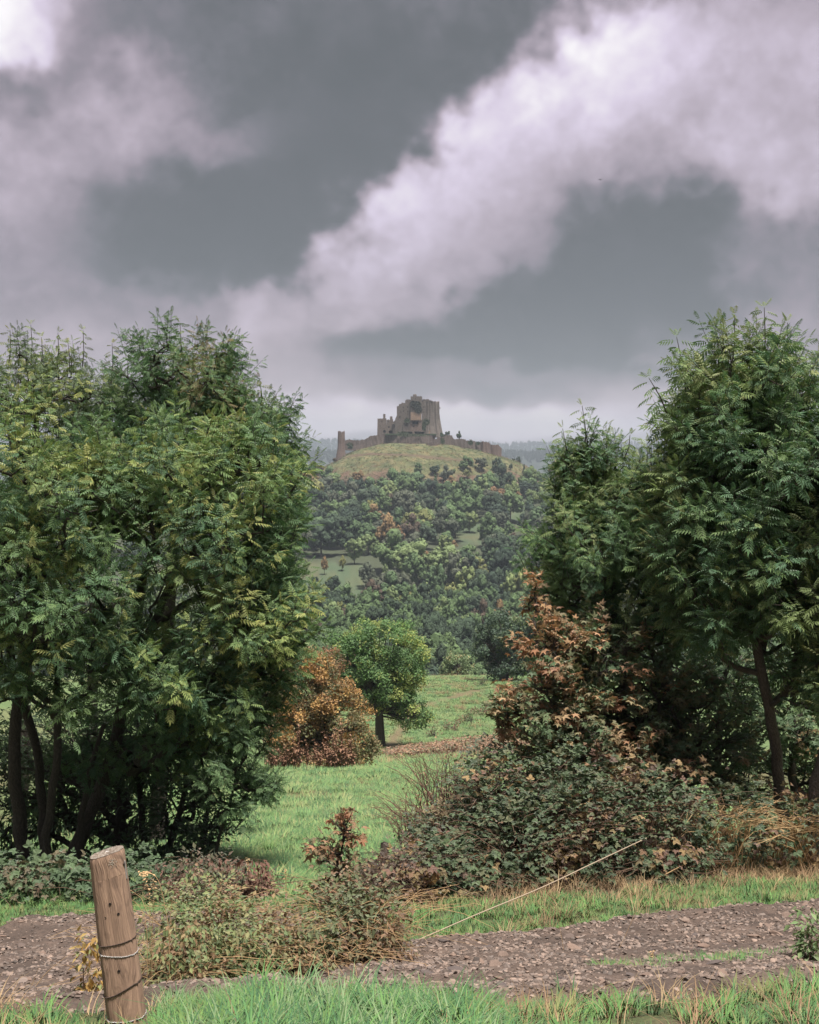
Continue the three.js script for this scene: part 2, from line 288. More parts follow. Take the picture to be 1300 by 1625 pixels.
// ---------------------------------------------------------------- grass
function tuft(seed, n, h, spread, width, lean, segs = 3) {
  const r = rngOf(seed), pos = [], nor = [], idx = [];
  for (let i = 0; i < n; i++) {
    const a = r() * 6.283, b = a + (r() - 0.5) * 1.4, bx = Math.cos(a) * spread * Math.sqrt(r()), bz = Math.sin(a) * spread * Math.sqrt(r()), hh = h * (0.55 + 0.55 * r()), l = lean * (0.35 + 0.9 * r()), w = width * (0.7 + 0.6 * r());
    const ox = Math.cos(b), oz = Math.sin(b), sx = -oz, sz = ox, k0 = pos.length / 3;
    for (let s = 0; s <= segs; s++) {
      const t = s / segs, out = l * hh * t * t, y = hh * (t - 0.28 * l * t * t * t), ww = s === segs ? 0 : w * (1 - 0.5 * t * t);
      const nx = -ox * 0.3 + ox * t * l, ny = 0.75, nz = -oz * 0.3 + oz * t * l;
      for (const sg of s === segs ? [0] : [-1, 1]) { pos.push(bx + ox * out + sx * sg * ww, y, bz + oz * out + sz * sg * ww); nor.push(nx + sx * sg * 0.3, ny, nz + sz * sg * 0.3); }
      if (s < segs - 1) { const q = k0 + s * 2; idx.push(q, q + 1, q + 2, q + 1, q + 3, q + 2); } else if (s === segs - 1) { const q = k0 + s * 2; idx.push(q, q + 1, q + 2); }
    }
  }
  const g = new THREE.BufferGeometry(); g.setAttribute('position', new THREE.Float32BufferAttribute(pos, 3)); g.setAttribute('normal', new THREE.Float32BufferAttribute(nor, 3)); g.setIndex(idx); return g.normalizeNormals(), g;
}
const tufts = { lush: [0, 1, 2, 3].map((k) => tuft(60 + k, 26, 0.25, 0.075, 0.0034, 0.95, 4)), verge: [0, 1, 2].map((k) => tuft(70 + k, 22, 0.10, 0.06, 0.0028, 0.7)), dry: [0, 1, 2].map((k) => tuft(80 + k, 16, 0.20, 0.07, 0.0020, 1.1, 4)), mead: [0, 1, 2].map((k) => tuft(90 + k, 22, 0.10, 0.13, 0.0036, 0.9)) };
const greens = { lush: [[0.072, 0.175, 0.058], [0.100, 0.215, 0.060], [0.050, 0.130, 0.052], [0.135, 0.235, 0.065], [0.17, 0.25, 0.12]], verge: [[0.070, 0.165, 0.045], [0.095, 0.195, 0.05], [0.055, 0.125, 0.042], [0.15, 0.165, 0.06]], dry: [[0.27, 0.18, 0.095], [0.21, 0.135, 0.072], [0.33, 0.24, 0.13], [0.17, 0.11, 0.06]], mead: [[0.128, 0.240, 0.080], [0.095, 0.190, 0.068], [0.175, 0.27, 0.092], [0.23, 0.265, 0.11], [0.055, 0.125, 0.05]] };
const grassLists = {};
function sow(kind, x, d, s, r, tone = 1) {
  const pal = greens[kind], k = Math.floor(r() * tufts[kind].length), a = r() * 6.283, c = pal[Math.floor(r() * pal.length)], w = (0.8 + 0.4 * r()) * tone, cs = Math.cos(a) * s, sn = Math.sin(a) * s;
  const t1 = (r() - 0.5) * 0.35, t2 = (r() - 0.5) * 0.35, h = s * (0.75 + 0.5 * r());
  (grassLists[kind + k] ??= []).push({ m: [cs, 0, -sn, 0, t1 * h, h, t2 * h, 0, sn, 0, cs, 0, x, H(x, -d) - 0.012, -d, 1], c: [c[0] * w, c[1] * w, c[2] * w] });
}
{
  const r = rngOf(77);
  for (let i = 0; i < 5200; i++) {                             // long grass in front of the track
    const d = 3.6 + r() * 4.2, x = (r() * 2 - 1) * (d * 0.36 + 0.6), gap = trackNear(x) - d;
    if (gap < 0.02) continue;
    const nn = fbm2(x * 0.9 + 1.7, d * 0.9, 3), mid = smooth(-1.25, -1.0, x) * (1 - smooth(0.15, 0.5, x));
    if (nn < lerp(0.05, -0.5, mid) && r() < 0.93) continue;
    if (x < -1.15 && r() < 0.75) continue;
    if (Math.abs(x + 1.12) < 0.3 && d < 5.3) { if (r() < 0.3) sow('verge', x, d, 0.6, r); continue; }
    sow('lush', x, d, lerp(0.42, 0.85, mid) * (0.6 + 0.5 * r()) * (gap < 0.5 ? 0.6 : 1), r);
  }
  for (let i = 0; i < 3000; i++) {                             // short turf and straw between
    const d = 3.6 + r() * 4.2, x = (r() * 2 - 1) * (d * 0.36 + 0.6); if (onTrack(x, d) || d > trackFar(x)) continue;
    const nn = fbm2(x * 1.4 - 7, d * 1.4, 3);
    if (nn > 0) sow('verge', x, d, 0.7 + 0.5 * r(), r); else if (r() < (x < -1.5 ? 0.6 : 0.16)) sow('dry', x, d, 0.6 + 0.4 * r(), r);
  }
  for (let i = 0; i < 12000; i++) {                             // verge beyond the track
    const x = (r() * 2 - 1) * 4.6, f = trackFar(x), d = f - 0.05 + Math.pow(r(), 1.1) * 2.2; if (Math.abs(x) > d * 0.37) continue;
    const g = d - f, nn = fbm2(x * 1.1 + 50, d * 1.1, 3), right = x > -0.2;
    const edge = right ? 1.35 + 0.5 * nn : 1.6;
    if (g < edge) { if (nn > -0.2 || r() < 0.35) sow('verge', x, d, (0.30 + 0.34 * r()) * (right && r() < 0.10 ? 1.7 : 1), r); if (right && x > 0.5 && r() < 0.03 + 0.12 * smooth(0.8, 1.4, g)) sow('dry', x, d, 0.6 + 0.3 * r(), r); }
    else if (right && r() < 0.22) sow('dry', x, d, 0.5 + 0.5 * r(), r, 0.8);
  }
  for (let i = 0; i < 520; i++) { const x = 1.0 + r() * 1.5 , d = lerp(trackNear(x), trackFar(x), 0.36 + 0.09 * r() + 0.05 * fbm2(x * 2, 3, 2)); if (fbm2(x * 1.6 + 9, d, 2) > -0.25) sow('verge', x, d - 0.0, 0.6 + 0.4 * r(), r); }
  for (let i = 0; i < 60000; i++) {                            // the meadow below the track
    const u = r(), d = 10.2 + 46 * Math.pow(u, 1.25), x = (r() * 2 - 1) * (d * 0.24 + 1) - d * 0.03;
    if (d < trackFar(x) + 0.25) continue;
    if (d < 15 && x > 0.5) continue;
    const nn = fbm2(x * 0.5, d * 0.5, 3), brown = smooth(0.02, 0.3, fbm2(x * 0.16 + 5, d * 0.12, 3)) * smooth(18, 30, d);
    if (nn < -0.22 && r() < 0.6) continue;
    const clump = n2(x * 0.8, d * 0.45);
    if (r() < brown * 0.6) sow('dry', x, d, 0.5 + 0.4 * r(), r, 0.8); else if (clump > 0.62) sow('lush', x, d, 0.6 + 0.35 * r(), r, 0.85); else sow('mead', x, d, (0.55 + 0.6 * r() + 0.8 * smooth(0.1, 0.4, nn)) * (1 + d * 0.010), r);
  }
  for (let i = 0; i < 16000; i++) {                            // the far field
    const d = 56 + 105 * Math.sqrt(r()), x = d * (-0.06 + 0.2 * r()), p = V(x, 0, -d); if (Math.min(fieldPath(x, -d), fieldPath2(x, -d)) < 0.5 || brownStrip(x, -d) < 1.5) continue;
    const nn = fbm2(x * 0.12, d * 0.12, 3); if (nn < -0.1 && r() < 0.5) continue;
    sow(nn > 0.25 && r() < 0.35 ? 'dry' : 'mead', x, d, 1.5 + 1.6 * r(), r, 0.95);
  }
  for (let i = 0; i < 9000; i++) {                             // rough pasture of the castle hill
    const a = r() * 6.283, q = 18 + 60 * Math.sqrt(r()), x = HX + Math.cos(a) * q * 1.15, d = HD - Math.abs(Math.sin(a)) * q; if (hillPath(x, -d) < 1.2) continue;
    const nn = fbm2(x * 0.06, d * 0.06, 3) + 0.5 * (r() - 0.5); sow(nn > 0.08 ? 'dry' : 'mead', x, d, 3 + 5 * r(), r, nn > 0.02 ? 0.75 : 0.62);
  }
  const said = { lush: ['grass', 'long lush green grass in front of the track'], verge: ['grass', 'short green turf along the edges of the track'], dry: ['dry_grass', 'straw coloured dry grass by the track and in the meadow'], mead: ['meadow_grass', 'tussocky green grass of the meadow below the track'] };
  for (const key of Object.keys(grassLists)) { const kind = key.slice(0, -1); tag(copies(numbered(said[kind][0]), tufts[kind][+key.slice(-1)], M.blade, grassLists[key], scene), said[kind][1], 'grass', said[kind][1]); }
}
// ---------------------------------------------------------------- branches
class Tubes {
  constructor() { this.p = []; this.n = []; this.u = []; this.i = []; }
  add(pts, radii, sides = 6) {
    const k0 = this.p.length / 3, t = V(0, 0, 0), a = V(0, 0, 0), b = V(0, 0, 0), up = V(0.31, 0.2, 0.93); let len = 0;
    for (let s = 0; s < pts.length; s++) {
      t.subVectors(pts[Math.min(s + 1, pts.length - 1)], pts[Math.max(s - 1, 0)]).normalize();
      if (s) len += pts[s].distanceTo(pts[s - 1]);
      a.crossVectors(t, up).normalize(); b.crossVectors(t, a);
      for (let j = 0; j <= sides; j++) {
        const c = Math.cos(j / sides * 6.2832), q = Math.sin(j / sides * 6.2832), nx = a.x * c + b.x * q, ny = a.y * c + b.y * q, nz = a.z * c + b.z * q, r = radii[s];
        this.p.push(pts[s].x + nx * r, pts[s].y + ny * r, pts[s].z + nz * r); this.n.push(nx, ny, nz); this.u.push(j / sides * Math.max(1, Math.round(radii[0] * 14)), len * 1.6);
        if (s < pts.length - 1 && j < sides) { const k = k0 + s * (sides + 1) + j; this.i.push(k, k + 1, k + sides + 1, k + 1, k + sides + 2, k + sides + 1); }
      }
    }
    return this;
  }
  build() { const g = new THREE.BufferGeometry(); g.setAttribute('position', new THREE.Float32BufferAttribute(this.p, 3)); g.setAttribute('normal', new THREE.Float32BufferAttribute(this.n, 3)); g.setAttribute('uv', new THREE.Float32BufferAttribute(this.u, 2)); g.setIndex(this.i); return g; }
}
// leaves lie along +z, face +y, are 1 long; vertex colours only tell the rib from the blade
function leafGeometry(tris) {           // tris: [x, y, z, shade] corners
  const pos = [], col = []; for (const t of tris) { pos.push(t[0], t[1], t[2]); col.push(t[3], t[3], t[3]); }
  const g = new THREE.BufferGeometry(); g.setAttribute('position', new THREE.Float32BufferAttribute(pos, 3)); g.setAttribute('color', new THREE.Float32BufferAttribute(col, 3)); g.computeVertexNormals(); return g;
}
function leaflet(out, bx, by, bz, dx, dz, len, w, dy = -0.1, s = 1) {
  const l = Math.hypot(dx, dz); dx /= l; dz /= l; const tx = bx + dx * len, ty = by + dy * len, tz = bz + dz * len, mx = bx + dx * len * 0.42, mz = bz + dz * len * 0.42, my = by + dy * 0.3 * len + 0.012;
  const L = [mx - dz * w, my + 0.25 * w, mz + dx * w, s], R = [mx + dz * w, my + 0.25 * w, mz - dx * w, s], B = [bx, by, bz, s * 0.92], T = [tx, ty, tz, s * 1.06];
  out.push(B, L, T, B, T, R);
}
const ashLeaf = (() => {
  const o = [], y = (t) => 0.05 * Math.sin(t * 2.6) - 0.16 * t * t;
  for (let k = 0; k < 5; k++) { const t = 0.24 + k * 0.145, q = 0.34 - 0.05 * Math.abs(k - 2); for (const s of [-1, 1]) leaflet(o, 0, y(t), t, s * 1.0, 0.62 + k * 0.1, q * (0.94 + 0.1 * ((k * 7 + s) % 3)), 0.050, -0.5); }
  leaflet(o, 0, y(0.84), 0.84, 0, 1, 0.34, 0.054, -0.45);
  for (let k = 0; k < 3; k++) { const a = k * 0.29, b = a + 0.29; o.push([-0.008, y(a), a, 1.3], [0.008, y(a), a, 1.3], [0, y(b), b, 1.3]); }
  return leafGeometry(o);
})();
const mapleLeaf = (() => {
  const o = [], ang = [-1.9, -0.95, 0, 0.95, 1.9], len = [0.38, 0.62, 0.72, 0.62, 0.38], pts = [];
  for (let k = 0; k < 5; k++) { if (k) { const m = (ang[k] + ang[k - 1]) / 2; pts.push([Math.sin(m) * 0.27, 0.0, 0.3 + Math.cos(m) * 0.27]); } for (const [da, f, h] of [[-0.22, 0.62, 0.02], [0, 1, -0.09], [0.22, 0.62, 0.02]]) pts.push([Math.sin(ang[k] + da) * len[k] * f, h, 0.3 + Math.cos(ang[k] + da) * len[k] * f]); }
  for (let k = 0; k < pts.length - 1; k++) o.push([0, 0.03, 0.3, 0.94], [...pts[k + 1], 1.03], [...pts[k], 1.03]);
  o.push([-0.012, 0, -0.15, 1.2], [0.012, 0, -0.15, 1.2], [0, 0.03, 0.3, 1.2]);
  return leafGeometry(o);
})();
const brambleLeaf = (() => { const o = []; const wide = (dx, dz, bx, bz, L, w) => { const l = Math.hypot(dx, dz), ux = dx / l, uz = dz / l, P = (t, s, y) => [bx + ux * t * L - uz * s, y, bz + uz * t * L + ux * s, 1]; o.push(P(0, 0, 0), P(0.3, w, 0.05), P(0.7, w * 0.8, 0.02), P(0, 0, 0), P(0.7, w * 0.8, 0.02), P(1, 0, -0.1), P(0, 0, 0), P(1, 0, -0.1), P(0.7, -w * 0.8, 0.02), P(0, 0, 0), P(0.7, -w * 0.8, 0.02), P(0.3, -w, 0.05)); }; wide(0, 1, 0, 0.42, 0.58, 0.2); wide(1, 0.35, 0, 0.38, 0.5, 0.17); wide(-1, 0.35, 0, 0.38, 0.5, 0.17); o.push([-0.012, 0, 0, 1.2], [0.012, 0, 0, 1.2], [0, 0, 0.42, 1.2]); return leafGeometry(o); })();
const ovalLeaf = leafGeometry((() => { const o = []; leaflet(o, 0, 0, 0, 0, 1, 1, 0.26, -0.15); return o; })());
function sprig(seed, n, size, reach) {  // a handful of leaves on a twig end
  const r = rngOf(seed), gs = [];
  for (let i = 0; i < n; i++) { const g = ovalLeaf.clone(), s = size * (0.7 + 0.6 * r()); g.scale(s * 1.35, s, s); g.rotateX((r() - 0.5) * 1.6); g.rotateZ((r() - 0.5) * 1.8); g.rotateY(r() * 6.283); g.translate((r() - 0.5) * reach, (r() - 0.5) * reach * 0.8, (r() - 0.5) * reach); gs.push(g); }
  return mergeGeometries(gs);
}
const UP = V(0, 1, 0);
function placeLeaf(list, p, dir, size, c, r, flat = 0.75) {
  dir.normalize();
  const side = V(0, 0, 0).crossVectors(UP, dir); if (side.lengthSq() < 0.02) side.set(1, 0, 0.3).cross(dir); side.normalize();
  const nrm = V(0, 0, 0).crossVectors(dir, side), roll = (r() - 0.5) * 2 * (1 - flat), cs = Math.cos(roll), sn = Math.sin(roll);
  const s2 = side.clone().multiplyScalar(cs).addScaledVector(nrm, sn), nn = nrm.multiplyScalar(cs).addScaledVector(side, -sn);
  list.push({ m: basis(p, s2, nn, dir, size, size, size), c: [c[0] * LEAF, c[1] * LEAF, c[2] * LEAF] });
}
const LEAF = 1.6;                    // leaf colours below are what a leaf reflects; it passes on about half as much again
const pick = (pal, r, w) => { const c = pal[Math.floor(r() * pal.length)]; return [c[0] * w, c[1] * w, c[2] * w]; };
const mixc = (a, b, t) => [lerp(a[0], b[0], t), lerp(a[1], b[1], t), lerp(a[2], b[2], t)];

// a tree near enough to show its leaves: stems given as px, py, depth, radius; crown as blobs px, py, half width, half height, depth, half thickness in metres
function nearTree(o) {
  const r = rngOf(o.seed), g = thing(o.name, o.label, 'tree', o.group), T = new Tubes(), nodes = [], base = o.stems[0][0];
  const foot = at(...base.slice(0, 3)); const origin = V(foot.x, H(foot.x, foot.z), foot.z); g.position.copy(origin);
  const local = (v) => v.clone().sub(origin), chains = [];
  const addChain = (pts, parent, fixed) => { const c = []; let par = parent; for (const p of pts) { nodes.push({ p, par, tips: 0, fixed: 0 }); par = nodes.length - 1; c.push(par); } chains.push({ c, parent, fixed }); return c; };
  for (const st of o.stems) {
    const raw = st.map((s) => at(s[0], s[1], s[2])); if (st.root !== false) { const f = raw[0]; raw.unshift(V(f.x, Math.min(H(f.x, f.z) - 0.15, f.y - 0.1), f.z)); }
    const cv = new THREE.CatmullRomCurve3(raw), n = Math.max(6, Math.round(cv.getLength() / 0.16)), pts = cv.getSpacedPoints(n).map((p, i) => local(p.add(V(0.02 * n3(i * 0.5, o.seed, 1), 0, 0.02 * n3(i * 0.5, o.seed, 5)))));
    const c = addChain(pts, -1, true); const rs = [st[0][3], ...st.map((s) => s[3])];
    c.forEach((k, i) => { const t = i / (c.length - 1) * (rs.length - 1), a = Math.floor(t); nodes[k].fixed = lerp(rs[a], rs[Math.min(a + 1, rs.length - 1)], t - a); });
  }
  // tips of twigs spread through the crown
  const tips = [], tot = o.blobs.reduce((s, b) => s + b[2] * b[3] * (b[6] ?? 1), 0);
  for (const b of o.blobs) {
    const c = at(b[0], b[1], b[4]), k = perPx(b[4]), n = Math.round(o.shoots * b[2] * b[3] * (b[6] ?? 1) / tot), got = [];
    const nc = clamp(Math.round(n / (o.perPad ?? 9)), 3, 26);          // pads of foliage with air between them
    for (let i = 0; i < nc; i++) {
      let best = null, bd = -1;
      for (let j = 0; j < 7; j++) { const q = V(r() * 2 - 1, r() * 2 - 1, r() * 2 - 1); const l = q.length(); if (l > 1 || l < 0.05) { j--; continue; } q.multiplyScalar(Math.pow(l, -0.5)); let m = 1e9; for (const e of got) m = Math.min(m, e.distanceToSquared(q)); if (m > bd) { bd = m; best = q; } }
      got.push(best);
    }
    const pr = 0.86 / Math.cbrt(nc);
    for (let i = 0; i < n; i++) {
      const pad = got[i % nc], e = V(r() * 2 - 1, r() * 2 - 1, r() * 2 - 1); if (e.length() > 1) { i--; continue; }
      const best = V(pad.x + e.x * pr, pad.y + e.y * pr * 0.42 + (1 - e.x * e.x - e.z * e.z) * pr * 0.25, pad.z + e.z * pr);
      const wob = 1 + 0.22 * n3(best.x * 1.9 + b[0], best.y * 1.9, best.z * 1.9);
      const p = V(c.x + best.x * b[2] * k * wob, c.y + best.y * b[3] * k * wob, c.z + best.z * b[5] * wob), out = best.clone().normalize();
      if (p.y < H(p.x, p.z) + (o.low ?? 0.5)) continue;
      const dir = out.clone().multiplyScalar(0.75).add(V((r() - 0.5) * 0.7, (o.rise ?? 0.75) + (r() - 0.5) * 0.5, (r() - 0.5) * 0.7)).normalize(), L = (o.shootLen ?? 0.34) * (0.7 + 0.7 * r());
      tips.push({ p: local(p.addScaledVector(dir, -L * 0.75)), out, dir, L, bias: b[7] ?? 0 });
    }
  }
  for (const t of tips) { t.d = 1e9; for (const nd of nodes) t.d = Math.min(t.d, nd.p.distanceToSquared(t.p)); }
  tips.sort((a, b) => a.d - b.d);
  for (const t of tips) {
    let best = 0, bd = 1e9;
    for (let k = 0; k < nodes.length; k++) { const q = nodes[k].p, dy = t.p.y - q.y, dist = q.distanceTo(t.p), sc = dist + Math.max(0, 0.25 * dist - dy) * 1.1 + (nodes[k].fixed ? 0 : 0.04); if (sc < bd && dist > 0.05) { bd = sc; best = k; } }
    const a = nodes[best].p, len = a.distanceTo(t.p), n = clamp(Math.round(len / 0.22), 2, 9), pts = [], ctrl = a.clone().lerp(t.p, 0.5); ctrl.y -= len * 0.10; ctrl.add(V((r() - 0.5) * len * 0.22, (r() - 0.5) * len * 0.1, (r() - 0.5) * len * 0.22));
    for (let i = 1; i <= n; i++) { const s = i / n; pts.push(V(0, 0, 0).addScaledVector(a, (1 - s) * (1 - s)).addScaledVector(ctrl, 2 * s * (1 - s)).addScaledVector(t.p, s * s)); }
    const c = addChain(pts, best, false); t.node = c[c.length - 1];
    for (let k = t.node; k >= 0; k = nodes[k].par) nodes[k].tips++;
  }
  const rad = (k) => nodes[k].fixed || (o.twig ?? 0.0042) * Math.pow(nodes[k].tips + 0.6, 0.5);
  for (const ch of chains) {
    const ks = ch.parent >= 0 ? [ch.parent, ...ch.c] : ch.c, rs = ks.map(rad); if (ch.parent >= 0) rs[0] = Math.min(rs[0], rs[1] * 1.25);
    T.add(ks.map((k) => nodes[k].p), rs, ch.fixed ? 9 : rs[0] > 0.012 ? 6 : 4);
  }
  // leafy shoots at the tips
  const list = [], list2 = [];
  for (const t of tips) {
    const { dir, L } = t, wp = t.p.clone().add(origin);
    const patch = fbm3(wp.x * 0.55, wp.y * 0.55, wp.z * 0.55 + o.seed, 3), alt = o.alt && r() < smooth(o.altAt ?? 0.0, (o.altAt ?? 0) + 0.4, patch + t.bias + (r() - 0.5) * 0.8), tone = pick(alt ? o.alt : o.pal, r, 0.82 + 0.4 * r());
    const end = t.p.clone().addScaledVector(dir, L); T.add([t.p, t.p.clone().lerp(end, 0.5), end], [0.0042, 0.0034, 0.0022], 3);
    if (o.leaf === 'ash') {
      const pairs = o.pairs ?? 4; let phi = r() * 6.28;
      for (let k = 0; k < pairs; k++) {
        const s = (k + 0.4) / pairs, p = t.p.clone().addScaledVector(dir, L * s); phi += 1.57 + (r() - 0.5) * 0.6;
        const a = V(1, 0.2, 0.1).cross(dir).normalize(), b = V(0, 0, 0).crossVectors(dir, a);
        for (const sg of [0, Math.PI]) { const A = lerp(1.25, 0.6, s) + (r() - 0.5) * 0.3, q = a.clone().multiplyScalar(Math.cos(phi + sg)).addScaledVector(b, Math.sin(phi + sg)), d = dir.clone().multiplyScalar(Math.cos(A)).addScaledVector(q, Math.sin(A)); d.y -= 0.22 + 0.28 * r(); placeLeaf(list, p, d, o.size * (0.7 + 0.5 * r()) * lerp(1.05, 0.7, s * s), mixc(tone, pick(o.pal, r, 1), 0.25 * r()), r, 0.3); }
      }
      placeLeaf(list, end, dir.clone(), o.size * 0.6, tone, r);
    } else {
      const n = o.pairs ?? 9;
      for (let k = 0; k < n; k++) {
        const s = (k + r()) / n, p = t.p.clone().addScaledVector(dir, L * s).add(V((r() - 0.5) * 0.1, (r() - 0.5) * 0.1, (r() - 0.5) * 0.1).multiplyScalar(o.loose ?? 1)), d = V(r() - 0.5, (r() - 0.65) * 0.8, r() - 0.5).addScaledVector(t.out, 0.45); placeLeaf(r() < 0.5 ? list : list2, p, d, o.size * (0.65 + 0.6 * r()), mixc(tone, pick(r() < 0.25 && o.alt ? o.alt : o.pal, r, 1), 0.5 * r()), r, 0.35);
      }
    }
  }
  for (const [p0, p1, d] of o.leaders ?? []) {                  // long leading shoots that stand out of the crown
    const A = local(at(p0[0], p0[1], d)), B = local(at(p1[0], p1[1], d)), L = A.distanceTo(B), dir = B.clone().sub(A).normalize(), n = Math.max(4, Math.round(L / 0.07)), tone = pick(o.alt ?? o.pal, r, 1); let phi = r() * 6;
    T.add([A, A.clone().lerp(B, 0.5).add(V(0.02, 0, 0)), B], [0.009, 0.007, 0.003], 5);
    for (let k = 0; k < n; k++) { const s = (k + 0.5) / n, p = A.clone().lerp(B, s); phi += 1.57; const a = V(1, 0, 0.1).cross(dir).normalize(), b = V(0, 0, 0).crossVectors(dir, a); for (const sg of [0, Math.PI]) { const An = lerp(1.35, 0.85, s), q = a.clone().multiplyScalar(Math.cos(phi + sg)).addScaledVector(b, Math.sin(phi + sg)), dd = dir.clone().multiplyScalar(Math.cos(An)).addScaledVector(q, Math.sin(An)); dd.y -= 0.45 + 0.4 * r(); placeLeaf(list, p, dd, o.size * lerp(1.35, 0.9, s) * (0.85 + 0.3 * r()), mixc(tone, pick(o.pal, r, 1), 0.5), r, 0.1); } }
    for (let k = 0; k < 3; k++) placeLeaf(list, B, dir.clone().multiplyScalar(0.6).add(V(r() - 0.5, (r() - 0.5) * 0.4, r() - 0.5)), o.size * 0.6, tone, r, 0.2);
  }
  part('trunk', T.build(), o.bark ?? M.bark, g);
  const geo = o.leaf === 'ash' ? ashLeaf : o.leaf === 'maple' ? mapleLeaf : o.leaf === 'bramble' ? brambleLeaf : ovalLeaf;
  copies('crown', geo, M.leaf, [...list, ...list2], g);
  return g;
}

// a mound of thorny growth: arching canes, leaves over the outside and some within
function thicket(o) {
  const r = rngOf(o.seed), g = thing(o.name, o.label, o.category ?? 'shrub', o.group), T = new Tubes(), list = [];
  const b0 = o.blobs[0], f = at(b0[0], b0[1], b0[4]), origin = V(f.x, H(f.x, f.z), f.z); g.position.copy(origin);
  for (const b of o.blobs) {
    const c = at(b[0], b[1], b[4]), k = perPx(b[4]), rx = b[2] * k, ry = b[3] * k, rz = b[5], n = Math.round(o.leaves * (b[6] ?? 1));
    for (let i = 0; i < n; i++) {
      const q = V(r() * 2 - 1, r() * 2 - 1, r() * 2 - 1); let l = q.length(); if (l > 1 || l < 0.1) { i--; continue; } q.multiplyScalar(Math.pow(l, -0.62));
      const w = 1 + (o.wob ?? 0.42) * n3(q.x * 2.1 + b[0], q.y * 2.1, q.z * 2.1 + o.seed) + 0.16 * n3(q.x * 6 + b[0], q.y * 6, q.z * 6), p = V(c.x + q.x * rx * w, c.y + q.y * ry * w, c.z + q.z * rz * w); const gy = H(p.x, p.z); if (p.y < gy + 0.04) p.y = gy + 0.04 + 0.3 * r();
      const d = q.clone().normalize().multiplyScalar(0.5).add(V(r() - 0.5, r() * 0.5 - 0.45, r() - 0.5)), patch = fbm3(p.x * 1.1, p.y * 1.1, p.z * 1.1 + o.seed, 3);
      placeLeaf(list, p.sub(origin), d, o.size * (0.55 + 0.75 * r()), pick(o.alt && patch + (r() - 0.5) * 0.3 > (o.altAt ?? 0.15) ? o.alt : o.pal, r, 0.75 + 0.5 * r()), r, 0.45);
    }
    for (let i = 0; i < (o.canes ?? 0); i++) {
      const a = r() * 6.283, x = c.x + Math.cos(a) * rx * 0.7 * r(), z = c.z + Math.sin(a) * rz * 0.8 * r(), top = Math.max(0.3, (c.y + ry * (0.5 + 0.6 * r())) - H(x, z)), dx = (r() - 0.5) * 1.1 * (o.spread ?? 1), dz = (r() - 0.3) * 0.9 * (o.spread ?? 1), pts = [], rs = [], th = (o.cane ?? 0.005) * (0.6 + 0.8 * r());
      for (let s = 0; s <= 7; s++) { const t = s / 7; pts.push(V(x + dx * t * (0.5 + 0.7 * t), H(x, z) - 0.04 + top * (t * 1.9 - t * t * (o.arch ?? 1.0)), z + dz * t * (0.4 + 0.8 * t)).add(V(n3(t * 2, i, o.seed) * 0.06, n3(t * 2, i, o.seed + 4) * 0.04, 0)).sub(origin)); rs.push(th * (1 - 0.75 * t)); }
      T.add(pts, rs, 4);
    }
  }
  if (T.p.length) part('stems', T.build(), o.stem ?? M.twig, g).name = 'stem';
  copies('foliage', o.leaf === 'bramble' ? brambleLeaf : o.leaf === 'maple' ? mapleLeaf : ovalLeaf, M.leaf, list, g);
  return g;
}

